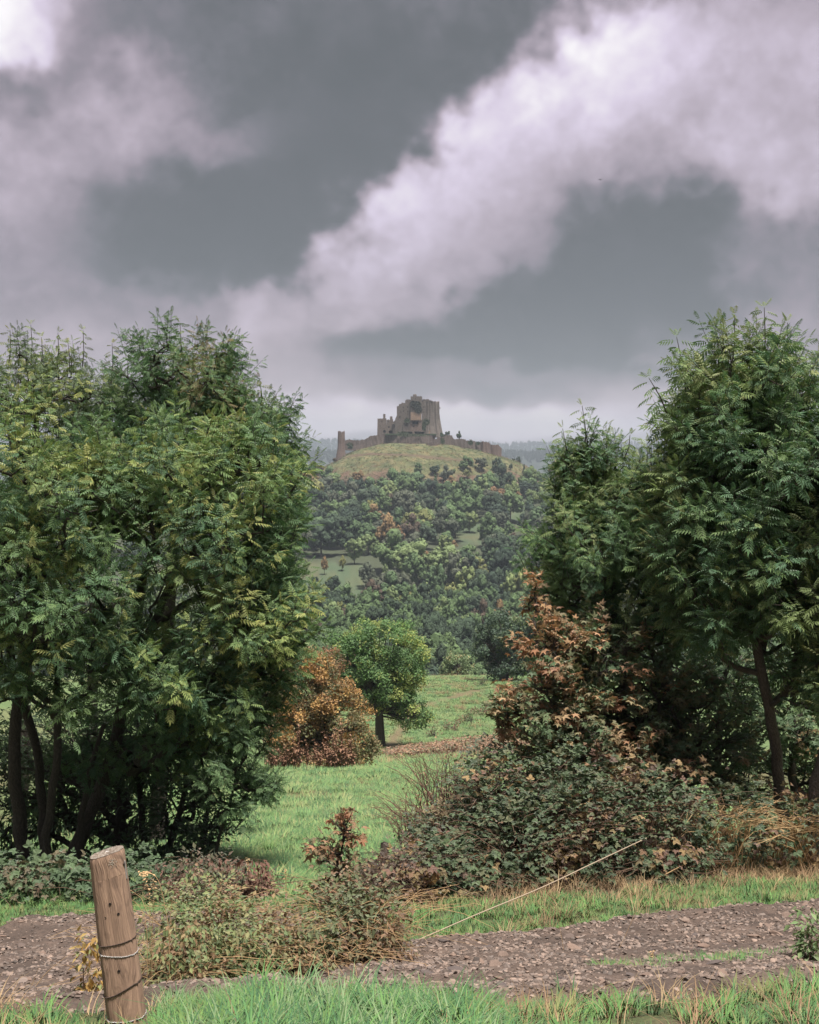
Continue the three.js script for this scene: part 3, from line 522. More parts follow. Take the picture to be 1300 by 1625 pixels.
// a tree some way off: billows of foliage built from sprigs
function lobes(r, blobs, per, size) {
  const out = [];
  for (const b of blobs) for (let i = 0; i < per; i++) {
    const q = V(r() * 2 - 1, r() * 2 - 1, r() * 2 - 1); if (q.length() > 1 || q.length() < 0.1) { i--; continue; } q.normalize().multiplyScalar(0.62 + 0.32 * r());
    const s = size * (0.6 + 0.7 * r()); out.push({ c: V(b[0] + q.x * b[3], b[1] + q.y * b[4], b[2] + q.z * b[5]), r: V(b[3], b[4], b[5]).multiplyScalar(s) });
  }
  return out;
}
function midTree(o) {
  const r = rngOf(o.seed), g = thing(o.name, o.label, 'tree', o.group); const y0 = H(o.p.x, o.p.z); g.position.set(o.p.x, y0, o.p.z);
  const T = new Tubes(); const top = o.trunkTop;
  T.add([V(0, -0.5, 0), V(0, 0.15, 0), V(o.lean * 0.3, top * 0.45, 0), V(o.lean, top, 0)], [o.tr * 1.5, o.tr * 1.1, o.tr * 0.85, o.tr * 0.5], 10);
  const L = lobes(r, o.blobs, o.per, o.lobe), list = [];
  for (const l of L) {
    const s = V(o.lean * 0.6, top * (0.45 + 0.4 * r()), 0), e = l.c; T.add([s, s.clone().lerp(e, 0.5).add(V(0, -0.1, 0)), e], [o.tr * 0.22, o.tr * 0.14, o.tr * 0.05], 5);
    const n = Math.round(o.sprigs * (l.r.x * l.r.y) / 1.0), tone = 0.86 + 0.3 * r(), alt = o.alt && r() < o.altShare;
    for (let i = 0; i < n; i++) {
      const q = V(r() * 2 - 1, r() * 2 - 1, r() * 2 - 1), len = q.length(); if (len > 1 || len < 0.05) { i--; continue; } q.multiplyScalar(Math.pow(len, -0.6));
      if (q.y < -0.55 && r() < 0.6) continue;
      const p = V(e.x + q.x * l.r.x, e.y + q.y * l.r.y, e.z + q.z * l.r.z).add(V(n3(e.x + q.x * 2, q.y * 2, q.z * 2), n3(q.x * 2, e.y + q.y * 2, q.z * 2), 0).multiplyScalar(0.15 * l.r.x)); if (p.y < 0.15) continue;
      const a = r() * 6.283, up = q.clone().normalize().multiplyScalar(0.7).add(V((r() - 0.5), 0.5, (r() - 0.5))).normalize(), side = V(Math.cos(a), 0.1, Math.sin(a)).cross(up).normalize(), dir = V(0, 0, 0).crossVectors(side, up), s = 0.75 + 0.5 * r();
      list.push({ m: basis(p, side, up, dir, s, s, s), c: pick((alt ? r() < 0.85 : r() < 0.08) && o.alt ? o.alt : o.pal, r, LEAF * 1.15 * tone * (0.8 + 0.4 * r())) });
    }
  }
  part('trunk', T.build(), M.bark, g);
  copies('crown', o.geo, M.leaf, list, g);
  return g;
}
// ---------------------------------------------------------------- fence post with its wires
{
  const d = 4.9, k = perPx(d), topP = at(170, 1353, d), botP = at(205, 1645, d), g = thing('fence_post', 'weathered brown wooden fence post leaning left at the track edge', 'post');
  const axis = topP.clone().sub(botP), len = axis.length() + 0.35; axis.normalize();
  g.position.copy(botP.clone().addScaledVector(axis, -0.35)); g.quaternion.setFromUnitVectors(UP, axis);
  // an irregular split log: broad flat front, rounded right, sharp left arris
  const R = (a, y) => { const t = y / len; let q = lerp(0.078, 0.066, t) * (1 + 0.05 * Math.cos(2 * a) + 0.03 * n3(Math.cos(a) * 1.2, y * 1.3, Math.sin(a) * 1.2)); const front = Math.cos(a - 1.45); if (front > 0.55) q *= lerp(1, 0.62 / front + 0.06, 0.4); q += 0.0016 * n3(Math.cos(a) * 14, y * 2.2, Math.sin(a) * 14); return q; };
  const NA = 72, NY = 90, pos = [], uv = [], idx = [];
  for (let j = 0; j <= NY; j++) for (let i = 0; i <= NA; i++) { const a = i / NA * 6.28319, y0 = j / NY * len, q = R(a % 6.28319, y0), bevel = j === NY ? 0.96 : 1, slant = 0.012 * Math.cos(a) * smooth(0.55, 1, j / NY); pos.push(Math.cos(a) * q * bevel, y0 + slant, Math.sin(a) * q * bevel); uv.push(i / NA * 0.55, y0); if (i < NA && j < NY) { const c = j * (NA + 1) + i; idx.push(c, c + NA + 1, c + 1, c + 1, c + NA + 1, c + NA + 2); } }
  const bg = new THREE.BufferGeometry(); bg.setAttribute('position', new THREE.Float32BufferAttribute(pos, 3)); bg.setAttribute('uv', new THREE.Float32BufferAttribute(uv, 2)); bg.setIndex(idx); bg.computeVertexNormals();
  const grain = noiseTexture(512, (u, v) => { const warp = 0.05 * n2(v * 3, 7) + 0.03 * n2(u * 8, v * 4), s = u + warp, fine = fbm2(s * 90, v * 5, 3), broad = fbm2(s * 16 + 3, v * 1.6, 3), dark = smooth(0.20, 0.42, fbm2(s * 30 + 20, v * 2.0, 3)), blot = smooth(0.22, 0.5, fbm2(u * 10, v * 7 + 40, 4)); const w = 0.84 + 0.12 * broad + 0.16 * fine - 0.10 * dark - 0.08 * blot; return [0.70 * w + 0.02, 0.61 * w, 0.535 * w]; }, true);
  const grainBump = noiseTexture(512, (u, v) => { const s = u + 0.05 * n2(v * 3, 7); return 0.5 + 0.4 * fbm2(s * 90, v * 5, 3) - 0.25 * smooth(0.20, 0.42, fbm2(s * 30 + 20, v * 2.0, 3)); });
  const wood = new THREE.MeshStandardMaterial({ map: grain, bumpMap: grainBump, bumpScale: 0.003, roughness: 0.9, color: new THREE.Color(1.0, 0.955, 0.90) });
  // drilled nail holes
  const inner = new THREE.CylinderGeometry(0.0038, 0.0038, 0.03, 10).rotateX(Math.PI / 2), holeMat = new THREE.MeshStandardMaterial({ color: new THREE.Color(0.02, 0.015, 0.012), roughness: 1 });
  part('body', bg, wood, g);
  const onPost = (px, py) => { const p = at(px, py, d).sub(g.position).applyQuaternion(g.quaternion.clone().invert()); const y = p.y; let best = 1.5, bd = 9; for (let a = 0.3; a < 2.9; a += 0.02) { const x = Math.cos(a) * R(a, y); if (Math.abs(x - p.x) < bd) { bd = Math.abs(x - p.x); best = a; } } return [best, y]; };
  for (const [px, py] of [[180, 1427], [172, 1449], [193, 1443], [194, 1532]]) { const [a, y] = onPost(px, py), q = R(a, y); const rim = new THREE.TorusGeometry(0.0042, 0.0016, 6, 12), h = part('nail_hole', mergeGeometries([inner.clone().translate(0, 0, -0.0145), rim]), holeMat, g); h.position.set(Math.cos(a) * q, y, Math.sin(a) * q); h.rotation.y = Math.PI / 2 - a; }
  // end grain, slanted
  const cap = [], ci = [], cu = [], cc = []; cap.push(0, len + 0.004, 0); cu.push(0, 0); cc.push(1, 1, 1);
  for (let ring = 1; ring <= 8; ring++) for (let i = 0; i <= NA; i++) { const a = i / NA * 6.28319, f = ring / 8 * 0.97, q = R(a % 6.28319, len) * f; cap.push(Math.cos(a) * q, len + 0.012 * Math.cos(a) * f + 0.006 * n2(Math.cos(a) * q * 90, Math.sin(a) * q * 90) * (ring < 8 ? 1 : 0) + 0.002, Math.sin(a) * q); cu.push(Math.cos(a) * q * 4, Math.sin(a) * q * 4); const lich = smooth(-0.35, 0.45, fbm2(Math.cos(a) * q * 70 + 2, Math.sin(a) * q * 70, 3)); cc.push(lerp(0.17, 0.34, lich), lerp(0.13, 0.30, lich), lerp(0.10, 0.26, lich)); if (i < NA) { if (ring === 1) ci.push(0, 2 + i, 1 + i); else { const c = 1 + (ring - 2) * (NA + 1) + i; ci.push(c, c + 1, c + NA + 1, c + 1, c + NA + 2, c + NA + 1); } } }
  const cg = new THREE.BufferGeometry(); cg.setAttribute('position', new THREE.Float32BufferAttribute(cap, 3)); cg.setAttribute('uv', new THREE.Float32BufferAttribute(cu, 2)); cg.setAttribute('color', new THREE.Float32BufferAttribute(cc, 3)); cg.setIndex(ci); cg.computeVertexNormals();
  part('end_grain', cg, new THREE.MeshStandardMaterial({ vertexColors: true, roughness: 1, map: earthMap }), g).userData.label = 'pale lichened top of the post';
  // lichen patch below the top edge, on the right
  { const rr = rngOf(8), list = [], [a0, y0] = onPost(183, 1362); for (let i = 0; i < 130; i++) { const a = a0 + (rr() + rr() - 1) * 0.30, y = y0 - 0.004 + (rr() + rr() - 1) * 0.024, q = R(a, y) + 0.0004, s = 0.0007 + 0.0016 * rr() * rr(), gg = stoneGeos[i % 5].clone().scale(s * 1.6, s, s).rotateY(rr() * 6).translate(Math.cos(a) * q, y, Math.sin(a) * q); list.push(gg); } part('lichen', mergeGeometries(list), new THREE.MeshStandardMaterial({ color: new THREE.Color(0.40, 0.36, 0.30), roughness: 1 }), g); }
  const steel = new THREE.MeshStandardMaterial({ color: new THREE.Color(0.46, 0.45, 0.44), roughness: 0.5, metalness: 0.5 }), rust = new THREE.MeshStandardMaterial({ color: new THREE.Color(0.06, 0.042, 0.034), roughness: 0.9, metalness: 0.2 });
  const wire = (left, right, mat, name, thick, twist, tail) => {
    const [aL, yL] = onPost(...left), [aR, yR] = onPost(...right), slope = (yR - yL) / (Math.cos(aR) - Math.cos(aL)), ym = (yL + yR) / 2, pts = [[], []], gs = [];
    for (let i = 0; i <= 90; i++) { const a = i / 90 * 6.2832, y = ym + slope * Math.cos(a) - 0.006 * Math.max(0, Math.sin(a)), q = R(a, y) + thick * 0.7; for (const s of [0, 1]) pts[s].push(V(Math.cos(a) * (q + twist * Math.cos(a * 26 + s * Math.PI)), y + twist * Math.sin(a * 26 + s * Math.PI), Math.sin(a) * (q + twist * Math.cos(a * 26 + s * Math.PI)))); }
    for (const s of twist ? [0, 1] : [0]) gs.push(new THREE.TubeGeometry(new THREE.CatmullRomCurve3(pts[s]), 180, thick, 5));
    if (tail) { const q0 = V(R(0.1, yR) + 0.002, yR, 0.02); gs.push(new THREE.TubeGeometry(new THREE.CatmullRomCurve3([q0, q0.clone().add(V(0.012, 0.006, 0)), q0.clone().add(V(0.026, 0.024, 0.004)), q0.clone().add(V(0.03, 0.045, 0.01))]), 20, thick, 5)); }
    part(name, mergeGeometries(gs), mat, g);
  };
  wire([158, 1494], [213, 1484], rust, 'rusty_wire', 0.0022, 0); wire([158, 1507], [217, 1508], steel, 'wire', 0.0013, 0.0016); wire([173, 1575], [223, 1552], rust, 'rusty_wire', 0.0024, 0); wire([172, 1611], [232, 1607], steel, 'wire', 0.0013, 0.0016, true);
  { const [a, y] = onPost(198, 1378), q = 0.082; const st = new THREE.BoxGeometry(0.004, 0.07, 0.006); part('staple', st, steel, g).position.set(Math.cos(0.25) * R(0.25, y) + 0.002, y, Math.sin(0.25) * R(0.25, y)); part('nail_head', new THREE.CylinderGeometry(0.005, 0.005, 0.006, 10).rotateZ(Math.PI / 2), rust, g).position.set(Math.cos(0.35) * R(0.35, y) + 0.002, y + 0.025, Math.sin(0.35) * R(0.35, y)); }
}
// the pale rope that runs up into the brambles
{
  const a = onGround(640, 1507).add(V(0, 0.02, 0)), b = at(1026, 1330, 10.35), m = a.clone().lerp(b, 0.5).add(V(0, -0.02, 0)), pts = [a, a.clone().lerp(m, 0.5).add(V(0, 0.005, 0)), m, m.clone().lerp(b, 0.5), b];
  const o = part('rope', new THREE.TubeGeometry(new THREE.CatmullRomCurve3(pts), 80, 0.0042, 7), new THREE.MeshStandardMaterial({ color: new THREE.Color(0.36, 0.285, 0.21), roughness: 0.85 }), scene);
  tag(o, 'thin pale rope strung tight from the verge into the brambles', 'rope');
}
// grey stake half hidden beside the dead brush
{
  const p = at(614, 1338, 10.6), y = H(p.x, p.z), h = p.y - y, g = thing('old_stake', 'grey weathered stake leaning behind the dead brush', 'post'); g.position.set(p.x, y, p.z); g.rotation.z = 0.06;
  part('shaft', new Tubes().add([V(0, -0.2, 0), V(0.005, h * 0.4, 0), V(0, h * 0.8, 0), V(0.004, h, 0), V(0.004, h + 0.012, 0)], [0.04, 0.038, 0.036, 0.034, 0.008], 9).build(), new THREE.MeshStandardMaterial({ color: new THREE.Color(0.20, 0.16, 0.13), roughness: 1, map: barkMap, bumpMap: barkMap, bumpScale: 0.006 }), g);
}

// ---------------------------------------------------------------- trees close by
const ASH = [[0.052, 0.112, 0.040], [0.070, 0.132, 0.044], [0.040, 0.095, 0.042], [0.090, 0.150, 0.046]], ASHY = [[0.16, 0.205, 0.055], [0.13, 0.185, 0.050], [0.20, 0.215, 0.060], [0.10, 0.165, 0.050]];
const THORN = [[0.048, 0.085, 0.036], [0.058, 0.098, 0.040], [0.042, 0.076, 0.034]];
const MAPLE = [[0.055, 0.100, 0.040], [0.070, 0.112, 0.042], [0.046, 0.088, 0.038], [0.10, 0.095, 0.042]], ORANGE = [[0.25, 0.12, 0.055], [0.32, 0.18, 0.09], [0.18, 0.085, 0.042], [0.30, 0.20, 0.10], [0.17, 0.11, 0.05]];
nearTree({ name: 'ash_tree', label: 'leafy young ash at the left edge with several upright dark stems', seed: 101, leaf: 'ash', size: 0.161, shoots: 972, pal: ASH, alt: ASHY, altAt: 0.05, group: 'ash trees on the left',
  stems: [[[38, 1385, 12.6, 0.07], [30, 1290, 12.6, 0.064], [22, 1190, 12.6, 0.058], [34, 1080, 12.7, 0.06], [60, 960, 12.8, 0.045], [70, 820, 12.9, 0.02]], [[70, 1370, 12.9, 0.05], [60, 1200, 13, 0.046], [18, 1050, 13, 0.045], [2, 900, 13, 0.025]], [[74, 1330, 12.4, 0.045], [90, 1210, 12.4, 0.04], [92, 1080, 12.5, 0.034], [110, 960, 12.6, 0.02]]],
  blobs: [[30, 735, 150, 95, 12.8, 1.5, 1, 0.3], [130, 800, 110, 90, 12.5, 1.2, 1, 0.1], [20, 880, 130, 100, 12.2, 1.2], [110, 960, 110, 80, 12.0, 1.0], [10, 1030, 110, 80, 12.2, 1.0, 0.7], [110, 1080, 70, 45, 11.9, 0.6, 0.6], [-90, 850, 130, 220, 13, 1.6, 0.5]] });
nearTree({ name: 'ash_tree', label: 'broad ash on the left with a leaning trunk and yellowing shoot tips', seed: 102, leaf: 'ash', size: 0.161, shoots: 1562, pal: ASH, alt: ASHY, altAt: 0.0, group: 'ash trees on the left',
  stems: [[[112, 1378, 13.0, 0.078], [140, 1300, 13.0, 0.070], [172, 1220, 13.1, 0.064], [198, 1110, 13.2, 0.06], [212, 1020, 13.3, 0.06], [228, 920, 13.4, 0.042], [262, 800, 13.5, 0.02]], Object.assign([[205, 1060, 13.2, 0.05], [245, 990, 13.2, 0.045], [275, 920, 13.2, 0.036], [330, 840, 13.2, 0.02]], { root: false }), Object.assign([[240, 1000, 13.2, 0.038], [300, 955, 13.0, 0.032], [370, 930, 12.8, 0.02]], { root: false }), [[128, 1320, 12.7, 0.035], [150, 1200, 12.7, 0.03], [165, 1150, 12.8, 0.02]]],
  blobs: [[290, 735, 130, 75, 13.4, 1.4, 1, 0.4], [390, 760, 85, 90, 13.3, 1.2, 1, 0.2], [330, 850, 120, 70, 12.6, 1.0], [190, 760, 90, 70, 13.2, 1.0, 1, 0.3], [420, 880, 75, 80, 13.2, 1.0], [390, 970, 90, 60, 12.6, 1.0, 1, 0.2], [450, 990, 50, 60, 13, 0.8, 0.7], [290, 1060, 110, 65, 12.3, 0.9], [400, 1070, 75, 75, 12.9, 0.9], [200, 1010, 90, 60, 12.4, 0.8, 0.7], [330, 1130, 80, 55, 12.6, 0.8, 0.8], [250, 1170, 90, 50, 12.9, 0.8, 0.5, -0.6], [130, 1180, 80, 50, 13.2, 0.8, 0.35, -0.6]] });
nearTree({ name: 'ash_tree', label: 'tall round topped ash rising behind the leaning one on the left', seed: 103, leaf: 'ash', size: 0.155, shoots: 1076, pal: ASH, alt: [[0.10, 0.13, 0.045], [0.15, 0.12, 0.05]], altAt: 0.2, group: 'ash trees on the left',
  stems: [[[250, 1330, 17.5, 0.12], [262, 1100, 17.5, 0.10], [275, 850, 17.5, 0.075], [288, 660, 17.5, 0.035], [292, 590, 17.5, 0.015]], Object.assign([[275, 850, 17.5, 0.06], [340, 760, 17.4, 0.045], [395, 690, 17.3, 0.02]], { root: false })],
  blobs: [[290, 580, 95, 62, 17.5, 1.4], [345, 615, 60, 55, 17.3, 1.1], [400, 670, 60, 50, 17.2, 1.0], [435, 720, 45, 70, 17.2, 0.9], [445, 810, 45, 70, 17.2, 0.9], [240, 660, 80, 60, 17.8, 1.1], [330, 700, 80, 70, 17.5, 1.1], [450, 930, 40, 70, 17.2, 0.8, 0.6]], leaders: [[[285, 590], [286, 513], 17.4], [[320, 590], [322, 522], 17.3], [[240, 600], [232, 537], 17.4], [[415, 660], [412, 600], 17.2], [[450, 720], [462, 655], 17.1]] });
nearTree({ name: 'ash_tree', label: 'far left tall ash with a row of spiky leading shoots', seed: 104, leaf: 'ash', size: 0.148, shoots: 833, pal: [[0.065, 0.105, 0.045], [0.085, 0.125, 0.05], [0.055, 0.09, 0.042]], alt: ASHY, altAt: 0.1, group: 'ash trees on the left', rise: 1.0,
  stems: [[[30, 1340, 18.5, 0.12], [40, 1050, 18.5, 0.10], [55, 800, 18.5, 0.07], [60, 620, 18.5, 0.03]], [[140, 1330, 18, 0.08], [150, 1000, 18, 0.07], [150, 720, 18, 0.03]]],
  blobs: [[30, 610, 85, 62, 18.5, 1.3], [120, 620, 75, 55, 18.2, 1.2], [180, 640, 60, 45, 18.2, 1.0], [-60, 620, 80, 80, 18.5, 1.2], [90, 700, 100, 50, 18.4, 1.2], [190, 710, 70, 50, 18, 1, 0.8]],
  leaders: [[[14, 580], [16, 524], 18.4], [[49, 580], [49, 515], 18.3], [[64, 590], [66, 535], 18.2], [[90, 585], [92, 528], 18.2], [[130, 590], [132, 524], 18.2], [[176, 610], [178, 545], 18.1], [[30, 580], [28, 536], 18.1], [[110, 590], [108, 545], 18.3]] });
nearTree({ name: 'ash_sapling', label: 'slender ash sapling at the right foot of the left hand trees', seed: 105, leaf: 'ash', size: 0.129, shoots: 146, pal: [[0.062, 0.118, 0.042], [0.08, 0.14, 0.05], [0.05, 0.1, 0.042]], shootLen: 0.25, low: 0.3,
  stems: [[[345, 1345, 12.2, 0.016], [362, 1280, 12.2, 0.014], [385, 1200, 12.2, 0.010], [396, 1130, 12.2, 0.006]]], blobs: [[385, 1190, 55, 55, 12.2, 0.5], [360, 1255, 45, 35, 12.2, 0.4], [410, 1240, 35, 40, 12.3, 0.4], [395, 1130, 45, 40, 12.3, 0.4]] });
nearTree({ name: 'hawthorn', label: 'dense hawthorn in the shade beneath the left hand trees', seed: 106, leaf: 'oval', size: 0.07, shoots: 1300, pairs: 12, loose: 2.2, pal: THORN, alt: [[0.08, 0.11, 0.04]], altAt: 0.35, shootLen: 0.22, low: 0.1, rise: 0.2,
  stems: [[[235, 1370, 13.9, 0.04], [225, 1290, 13.9, 0.034], [215, 1200, 13.9, 0.02]], [[265, 1370, 13.7, 0.035], [290, 1270, 13.7, 0.03], [300, 1180, 13.7, 0.015]], [[180, 1370, 14, 0.035], [190, 1270, 14, 0.03], [160, 1180, 14, 0.015]], [[320, 1360, 13.6, 0.03], [330, 1270, 13.6, 0.02], [320, 1200, 13.6, 0.012]]],
  blobs: [[250, 1190, 110, 70, 14.2, 1.0], [290, 1290, 60, 90, 13.7, 0.7], [190, 1290, 70, 90, 14.2, 0.9], [120, 1250, 90, 90, 14.6, 0.9], [30, 1260, 90, 90, 14.6, 0.9], [330, 1330, 35, 50, 13.3, 0.5, 0.8], [90, 1180, 110, 60, 15, 0.8], [240, 1140, 90, 60, 15, 0.8]] });
// right hand side
nearTree({ name: 'ash_tree', label: 'tall ash on the right with a slim bare trunk and spiky top', seed: 111, leaf: 'ash', size: 0.174, shoots: 1648, pal: ASH, alt: [[0.14, 0.19, 0.062], [0.11, 0.17, 0.058], [0.18, 0.205, 0.075]], altAt: -0.12, group: 'ash trees on the right',
  bark: new THREE.MeshStandardMaterial({ color: new THREE.Color(0.15, 0.125, 0.10), roughness: 0.95, map: barkMap, bumpMap: barkMap, bumpScale: 0.012 }),
  stems: [[[1250, 1345, 12.0, 0.058], [1240, 1270, 12.0, 0.054], [1226, 1160, 11.9, 0.05], [1206, 1050, 11.8, 0.045], [1192, 985, 11.9, 0.038], [1180, 850, 12.2, 0.034], [1185, 700, 12.3, 0.02], [1190, 600, 12.3, 0.01]], Object.assign([[1206, 1040, 12.1, 0.045], [1222, 960, 12.2, 0.04], [1240, 840, 12.3, 0.03], [1250, 720, 12.3, 0.015]], { root: false })],
  blobs: [[1170, 595, 85, 65, 12.4, 1.0], [1245, 640, 75, 75, 12.4, 1.0], [1110, 680, 75, 60, 12.4, 1.0], [1190, 720, 110, 75, 12.0, 1.1], [1100, 790, 80, 70, 12.2, 1.0], [1200, 830, 100, 60, 11.8, 0.9], [1280, 760, 60, 100, 12.2, 1.0], [1130, 880, 90, 55, 11.8, 0.9], [1230, 930, 80, 50, 11.7, 0.8], [1130, 960, 70, 60, 11.9, 0.8], [1275, 1060, 40, 50, 11.6, 0.6, 0.5], [1290, 960, 45, 70, 11.8, 0.8, 0.8]],
  leaders: [[[1090, 640], [1074, 535], 12.3], [[1160, 590], [1166, 500], 12.3], [[1210, 590], [1213, 488], 12.3], [[1245, 600], [1250, 512], 12.3], [[1140, 600], [1136, 520], 12.3], [[1060, 660], [1030, 600], 12.3], [[1280, 640], [1290, 575], 12.3]] });
nearTree({ name: 'ash_tree', label: 'smaller ash with one pointed leading shoot beside the castle view', seed: 112, leaf: 'ash', size: 0.142, shoots: 1111, pal: ASH, alt: [[0.13, 0.18, 0.06], [0.16, 0.195, 0.072]], altAt: -0.08, group: 'ash trees on the right',
  stems: [[[1010, 1330, 13.6, 0.06], [1000, 1200, 13.6, 0.055], [985, 1050, 13.6, 0.045], [970, 920, 13.6, 0.034], [952, 800, 13.6, 0.02], [932, 720, 13.6, 0.012]], Object.assign([[985, 1040, 13.6, 0.036], [1030, 930, 13.6, 0.03], [1045, 800, 13.6, 0.015]], { root: false })],
  blobs: [[925, 712, 26, 42, 13.5, 0.35, 0.9], [950, 735, 30, 35, 13.6, 0.4, 0.7], [898, 755, 24, 36, 13.5, 0.35, 0.8], [925, 760, 45, 55, 13.6, 0.7], [895, 830, 62, 60, 13.4, 0.8], [985, 770, 60, 70, 13.7, 0.9], [1050, 760, 60, 60, 13.8, 0.9], [960, 860, 85, 65, 13.2, 0.9], [1040, 880, 80, 70, 13.2, 0.9], [910, 920, 70, 60, 13.4, 0.8], [1010, 970, 90, 60, 13.2, 0.8], [900, 1000, 60, 45, 12.9, 0.7, 0.8]],
  leaders: [[[935, 760], [924, 644], 13.5], [[905, 780], [893, 680], 13.4], [[960, 770], [962, 690], 13.5], [[990, 730], [1000, 690], 13.6]] });
nearTree({ name: 'maple', label: 'maple on the right turning orange brown, its leaves reaching left over the gap', seed: 113, leaf: 'maple', size: 0.088, shoots: 1300, pairs: 9, pal: MAPLE, alt: ORANGE, altAt: -0.12, shootLen: 0.26, low: 0.3, rise: 0.3,
  stems: [[[1085, 1310, 12.6, 0.045], [1080, 1200, 12.6, 0.04], [1060, 1100, 12.6, 0.034], [1020, 1000, 12.6, 0.02]], Object.assign([[1075, 1180, 12.6, 0.03], [1000, 1120, 12.4, 0.024], [930, 1080, 12.2, 0.018], [860, 1040, 12.0, 0.008]], { root: false }), [[1010, 1320, 12.4, 0.03], [960, 1240, 12.3, 0.026], [880, 1190, 12.1, 0.018], [810, 1150, 12.0, 0.008]]],
  blobs: [[880, 1030, 70, 50, 12.1, 0.6, 0.75, 0.2], [860, 1110, 60, 60, 12.0, 0.6, 0.75, 0.1], [800, 1130, 36, 42, 12.0, 0.4, 0.6, 0.15], [930, 1130, 80, 80, 12.1, 0.7, 0.8, -0.05], [960, 1030, 70, 60, 12.4, 0.7, 0.8, -0.05], [1010, 1110, 90, 80, 12.4, 0.8, 1, -0.25], [855, 950, 36, 35, 12.6, 0.5, 0.4, 0.4], [1000, 1210, 90, 60, 12.0, 0.7, 1, -0.2], [900, 1200, 70, 55, 11.9, 0.6, 1, 0], [1110, 1170, 80, 80, 12.4, 0.7, 1, -0.6]],
  leaders: [] });
nearTree({ name: 'maple', label: 'green maple filling the shade behind the tall right hand ash', seed: 114, leaf: 'maple', size: 0.10, shoots: 900, pairs: 8, pal: [[0.055, 0.105, 0.042], [0.068, 0.12, 0.045], [0.048, 0.092, 0.040]], alt: [[0.12, 0.11, 0.042], [0.18, 0.12, 0.05]], altAt: 0.25, shootLen: 0.3, low: 0.2, rise: 0.3,
  stems: [[[1262, 1330, 14.2, 0.045], [1258, 1180, 14.2, 0.04], [1262, 1050, 14.2, 0.03], [1255, 940, 14.2, 0.015]], [[1150, 1330, 14.4, 0.04], [1140, 1200, 14.4, 0.034], [1150, 1060, 14.4, 0.015]]],
  blobs: [[1240, 1120, 90, 80, 14.3, 0.9], [1150, 1080, 80, 80, 14.4, 0.9], [1280, 1230, 70, 80, 14.2, 0.8], [1170, 1220, 90, 80, 14.2, 0.9], [1060, 1060, 70, 80, 14.4, 0.9], [1040, 1240, 90, 80, 14, 0.9], [1320, 1060, 60, 90, 14.3, 0.8]] });
nearTree({ name: 'ash_tree', label: 'ash at the right edge with a pale speckled trunk by the verge', seed: 115, leaf: 'ash', size: 0.161, shoots: 520, pal: ASH, alt: ASHY, altAt: 0.3, group: 'ash trees on the right', bark: new THREE.MeshStandardMaterial({ color: new THREE.Color(0.17, 0.145, 0.12), roughness: 0.95, map: barkMap, bumpMap: barkMap, bumpScale: 0.012 }),
  stems: [[[1290, 1350, 11.4, 0.065], [1292, 1270, 11.4, 0.06], [1312, 1180, 11.4, 0.055], [1330, 1000, 11.5, 0.045], [1340, 800, 11.6, 0.02]]], blobs: [[1350, 900, 70, 120, 11.6, 0.9], [1330, 1050, 50, 60, 11.5, 0.7], [1370, 720, 80, 100, 11.7, 0.9]] });

// ---------------------------------------------------------------- brambles and small growth
const BR = [[0.044, 0.074, 0.030], [0.054, 0.086, 0.034], [0.036, 0.062, 0.028], [0.070, 0.080, 0.036]], BRA = [[0.15, 0.085, 0.042], [0.13, 0.10, 0.04], [0.11, 0.06, 0.04], [0.19, 0.13, 0.055], [0.085, 0.056, 0.04]];
const bram = (label, seed, blobs, extra = {}) => thicket({ name: 'bramble_bush', label, category: 'bramble', group: 'bramble bushes along the right verge', seed, leaf: 'bramble', size: 0.078, leaves: 1750, canes: 70, pal: BR, alt: BRA, altAt: 0.08, blobs, ...extra });
bram('bramble mound with yellow and brown leaves nearest the meadow gap', 201, [[720, 1385, 75, 55, 10.3, 0.55], [660, 1410, 60, 45, 10.1, 0.5, 0.6]], { altAt: -0.05 });
bram('rounded dark bramble mound just above the pale rope', 202, [[820, 1350, 80, 85, 10.6, 0.6], [790, 1270, 60, 70, 11.2, 0.6, 0.8]], { altAt: 0.1 });
bram('tall bramble mass in the middle of the right hand thicket', 203, [[920, 1330, 85, 95, 10.8, 0.6], [900, 1240, 70, 60, 11.3, 0.6, 0.8]]);
bram('bramble bush under the maple, behind the upper end of the rope', 204, [[1030, 1310, 90, 90, 11.0, 0.6], [1050, 1390, 70, 35, 10.6, 0.4, 0.5]], { altAt: 0.2 });
bram('shaded bramble below the tall ash trunk with bare dry canes', 205, [[1150, 1310, 80, 70, 11.1, 0.5]], { leaves: 700, canes: 120, altAt: 0.2, stem: M.straw, cane: 0.0045 });
bram('bramble at the right end of the verge under the pale trunk', 206, [[1260, 1310, 70, 55, 11.2, 0.5]], { leaves: 480, canes: 110, stem: M.straw, cane: 0.0045 });
thicket({ name: 'bramble_bush', label: 'dark brambles under the left edge trees behind the track', category: 'bramble', group: 'bramble bushes under the left trees', seed: 211, leaf: 'bramble', size: 0.09, leaves: 1000, canes: 26, pal: THORN, alt: [[0.09, 0.075, 0.04], [0.06, 0.095, 0.04]], altAt: 0.25, blobs: [[60, 1412, 110, 45, 10.7, 0.5], [200, 1410, 90, 48, 10.7, 0.5], [-30, 1412, 70, 45, 10.7, 0.5, 0.6]] });
thicket({ name: 'bramble_bush', label: 'low reddish brown bramble at the corner of the meadow, left side', category: 'bramble', group: 'bramble bushes under the left trees', seed: 212, leaf: 'oval', size: 0.05, leaves: 1700, canes: 40, pal: [[0.06, 0.062, 0.03], [0.08, 0.055, 0.035], [0.045, 0.06, 0.03]], alt: [[0.12, 0.06, 0.04]], altAt: 0.1, blobs: [[325, 1408, 70, 48, 10.5, 0.5], [400, 1418, 36, 26, 10.3, 0.3, 0.5]] });
